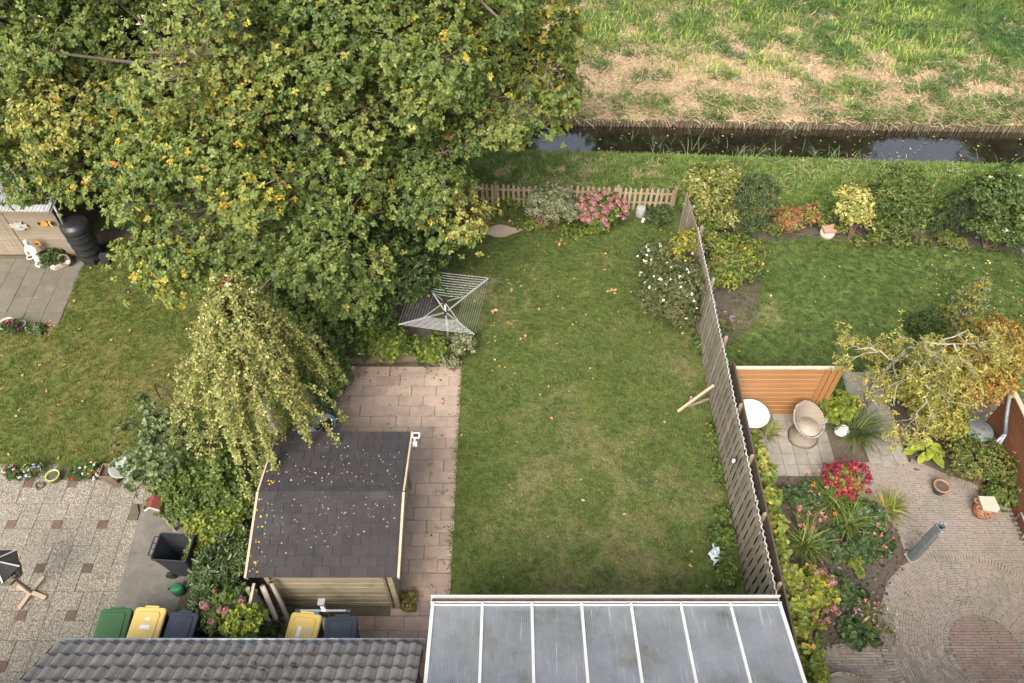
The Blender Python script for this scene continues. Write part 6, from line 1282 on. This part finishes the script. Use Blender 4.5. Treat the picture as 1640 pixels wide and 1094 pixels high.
# hosta with large leaves (each leaf a part)
r_ = np.random.default_rng(5); hx, hy, _ = gp(1480, 728, 0); ho = thing('hosta', 'lime green hosta with large leaves at the foot of the olive shrub', 'plant', (hx, hy, 0))
V, F, nv = leafgeo(np.zeros((1, 3)), np.array([[1., 0, 0]]), np.array([[0, 0, 1.]]), np.array([1.]), np.array([.68]), 'round', .14, .28)
HC = [(.3, .36, .05), (.36, .4, .06), (.22, .3, .04)]; hms = [np_mesh('large_leaf', V, F, 'leaf_gloss', np.tile(c, (nv, 1))) for c in HC]
for i in range(44):
    a = r_.uniform(0, 2 * PI); q = (i / 44); piece(hms[i % 3], 'large_leaf', (hx + .3 * q * math.cos(a), hy + .3 * q * math.sin(a), .1 + .27 * (1 - q) + r_.normal(0, .02)), ho, a, (.2 + .05 * r_.random(),) * 3, (0, -.45 + .6 * q, a))
MB().tube([(hx, hy, 0), (hx, hy, .35)], [.05, .02], 6).part('stem', 'twig', ho)
# plants by the wicker chair
shrub('lime_plant', 'lime leaved plant between the screen and the strap leaved clump', at0(1345, 665, .1), [lob(1345, 655, .4, (.3, .28, .3), 10, .2)], (.11, .08), LIM, 5, 130, 'oval', cat='plant')
STR = [((.11, .15, .04), 4), ((.16, .2, .05), 3), ((.08, .11, .04), 3)]
x, y, _ = gp(1368, 690, 0); strap_plant('strap_plant', 'grey green strap leaved clump beside the white stone ornament', (x, y, 0), 170, .75, .025, STR, .8, .3)
x, y, _ = gp(1228, 692, 0); strap_plant('strap_plant', 'small yellow green strap leaved clump beside the round table', (x, y, 0), 60, .4, .022, LIM, .8, .15)
# ivy hedge along the dark fence
IVY = [((.2, .24, .045), 4), ((.29, .29, .06), 3), ((.13, .18, .035), 5), ((.42, .33, .06), 1), ((.35, .18, .05), .5)]
ivl = []
for i, (u, v, wv_) in enumerate(((1209, 722, .14), (1216, 745, .17), (1225, 770, .22), (1234, 810, .2), (1240, 850, .19), (1250, 890, .19), (1262, 930, .2), (1275, 970, .24), (1285, 1010, .26), (1292, 1050, .26), (1296, 1090, .27), (1300, 1130, .27))):
    x, y, z = gp(u, v, 1.1); ivl.append(((5.22 + (wv_ - .16) * 1.0, y, 1.1), (.1, .3, .6), 9, .13 + (wv_ - .16) * .45))
shrub('ivy_hedge', 'yellow green ivy growing down the whole length of the dark fence', (5.15, 6.5, 0), ivl, (.1, .085), IVY, 5, 120, 'oval', cat='ivy', every=3, zmin=-.6)
# flower bed plants
DL = [((.13, .19, .04), 4), ((.2, .25, .06), 4), ((.09, .14, .03), 3), ((.33, .3, .1), 1)]
for lab, u, v, n, ln in (('large arching daylily clump in the middle of the flower bed', 1335, 805, 130, .8), ('daylily clump next to the pink sedum in the flower bed', 1355, 840, 90, .7), ('yellowing daylily clump at the right edge of the flower bed', 1420, 815, 90, .5), ('olive daylily clump close to the ivy in the flower bed', 1290, 875, 130, .6)):
    x, y, _ = gp(u, v, 0); strap_plant('daylily', lab, (x, y, 0), n, ln, .022, DL if 'yellow' not in lab else LIM + [((.35, .28, .08), 3)], .75, .18, group='daylilies', flowers=(4, .07, [((.6, .2, .03), 1)], .5) if 'large' in lab else None)
CRN = [((.07, .12, .045), 4), ((.1, .15, .06), 4), ((.06, .09, .03), 3)]
for lab, u, v, r in (('round leaved cranesbill at the upper left of the flower bed', 1275, 800, .28), ('cranesbill clump in the centre of the flower bed', 1340, 868, .35), ('spreading cranesbill right of the bed centre', 1375, 880, .3), ('cranesbill clump near the right bed edge', 1412, 865, .26), ('blue green clump between daylily and brick yard', 1392, 822, .25), ('big cranesbill mound in the lower flower bed', 1352, 950, .36), ('lower cranesbill mound by the wooden stake', 1378, 1010, .34), ('dark plant at the foot of the slab patio', 1300, 790, .22)):
    x, y, _ = gp(u, v, .15); shrub('cranesbill', lab, (x, y, 0), [((x, y, .12), (r * 1.2, r * 1.05, .13), 15, .12)], (.075, .07), CRN, 5, 150, 'round', cat='plant', group='cranesbills', stem_r=.005, every=3, flowers=(4, .03, [((.35, .3, .6), 1)], .03))
SED = [((.55, .22, .18), 4), ((.5, .28, .22), 3), ((.42, .16, .15), 2)]
for lab, u, v, n in (('salmon pink sedum above the olive daylily', 1285, 842, 16), ('sparse salmon flowers in the middle of the bed', 1385, 880, 5), ('coral red sedum beside the crimson hydrangea', 1305, 790, 8)):
    x, y, _ = gp(u, v, 0); strap_plant('sedum', lab, (x, y, 0), 50, .35, .03, GRN, .5, .14, group='sedums', flowers=(n, .05, SED, .45))
shrub('pink_aster', 'wispy plant with lilac blossoms at the lower bed edge', at0(1405, 1000, .2), [lob(1400, 985, .3, (.35, .45, .25), 12, .18), lob(1415, 1020, .2, (.25, .25, .15), 6, .14)], (.04, .015), OLV, 5, 90, flowers=(30, .035, [((.5, .3, .55), 2), ((.55, .25, .3), 2), ((.6, .5, .5), 1)], .05), cat='plant', every=1, stem_r=.005)
shrub('green_sprout', 'small bright green sprout on the bare soil of the bed', at0(1370, 908, .1), [lob(1368, 905, .12, (.15, .22, .1), 6, .09)], (.06, .05), LIM, 5, 260, cat='plant', stem_r=.004)
x, y, _ = gp(1360, 1020, 0); MB().beam((x, y, .02), (x + .35, y + .28, .38), .05, .04).top('bed_stake', 'light_wood', 'slanted wooden stake in the lower flower bed', 'stake', (x, y, 0))
shrub('wall_weed', 'weeds with reddish leaves at the right front corner of the shed', (-2.15, 6.05, 0), [((-2.12, 6.1, .12), (.14, .22, .1), 7, .1)], (.05, .03), OLV + BRN, 5, 300, cat='weeds', stem_r=.004)
shrub('fence_ivy', 'dark climber on the boundary fence by the pipes', (-4.7, 5.3, 0), [((-4.66, 5.3, .5), (.1, .3, .45), 8, .16)], (.07, .05), DKG, 5, 160, cat='ivy', stem_r=.006)
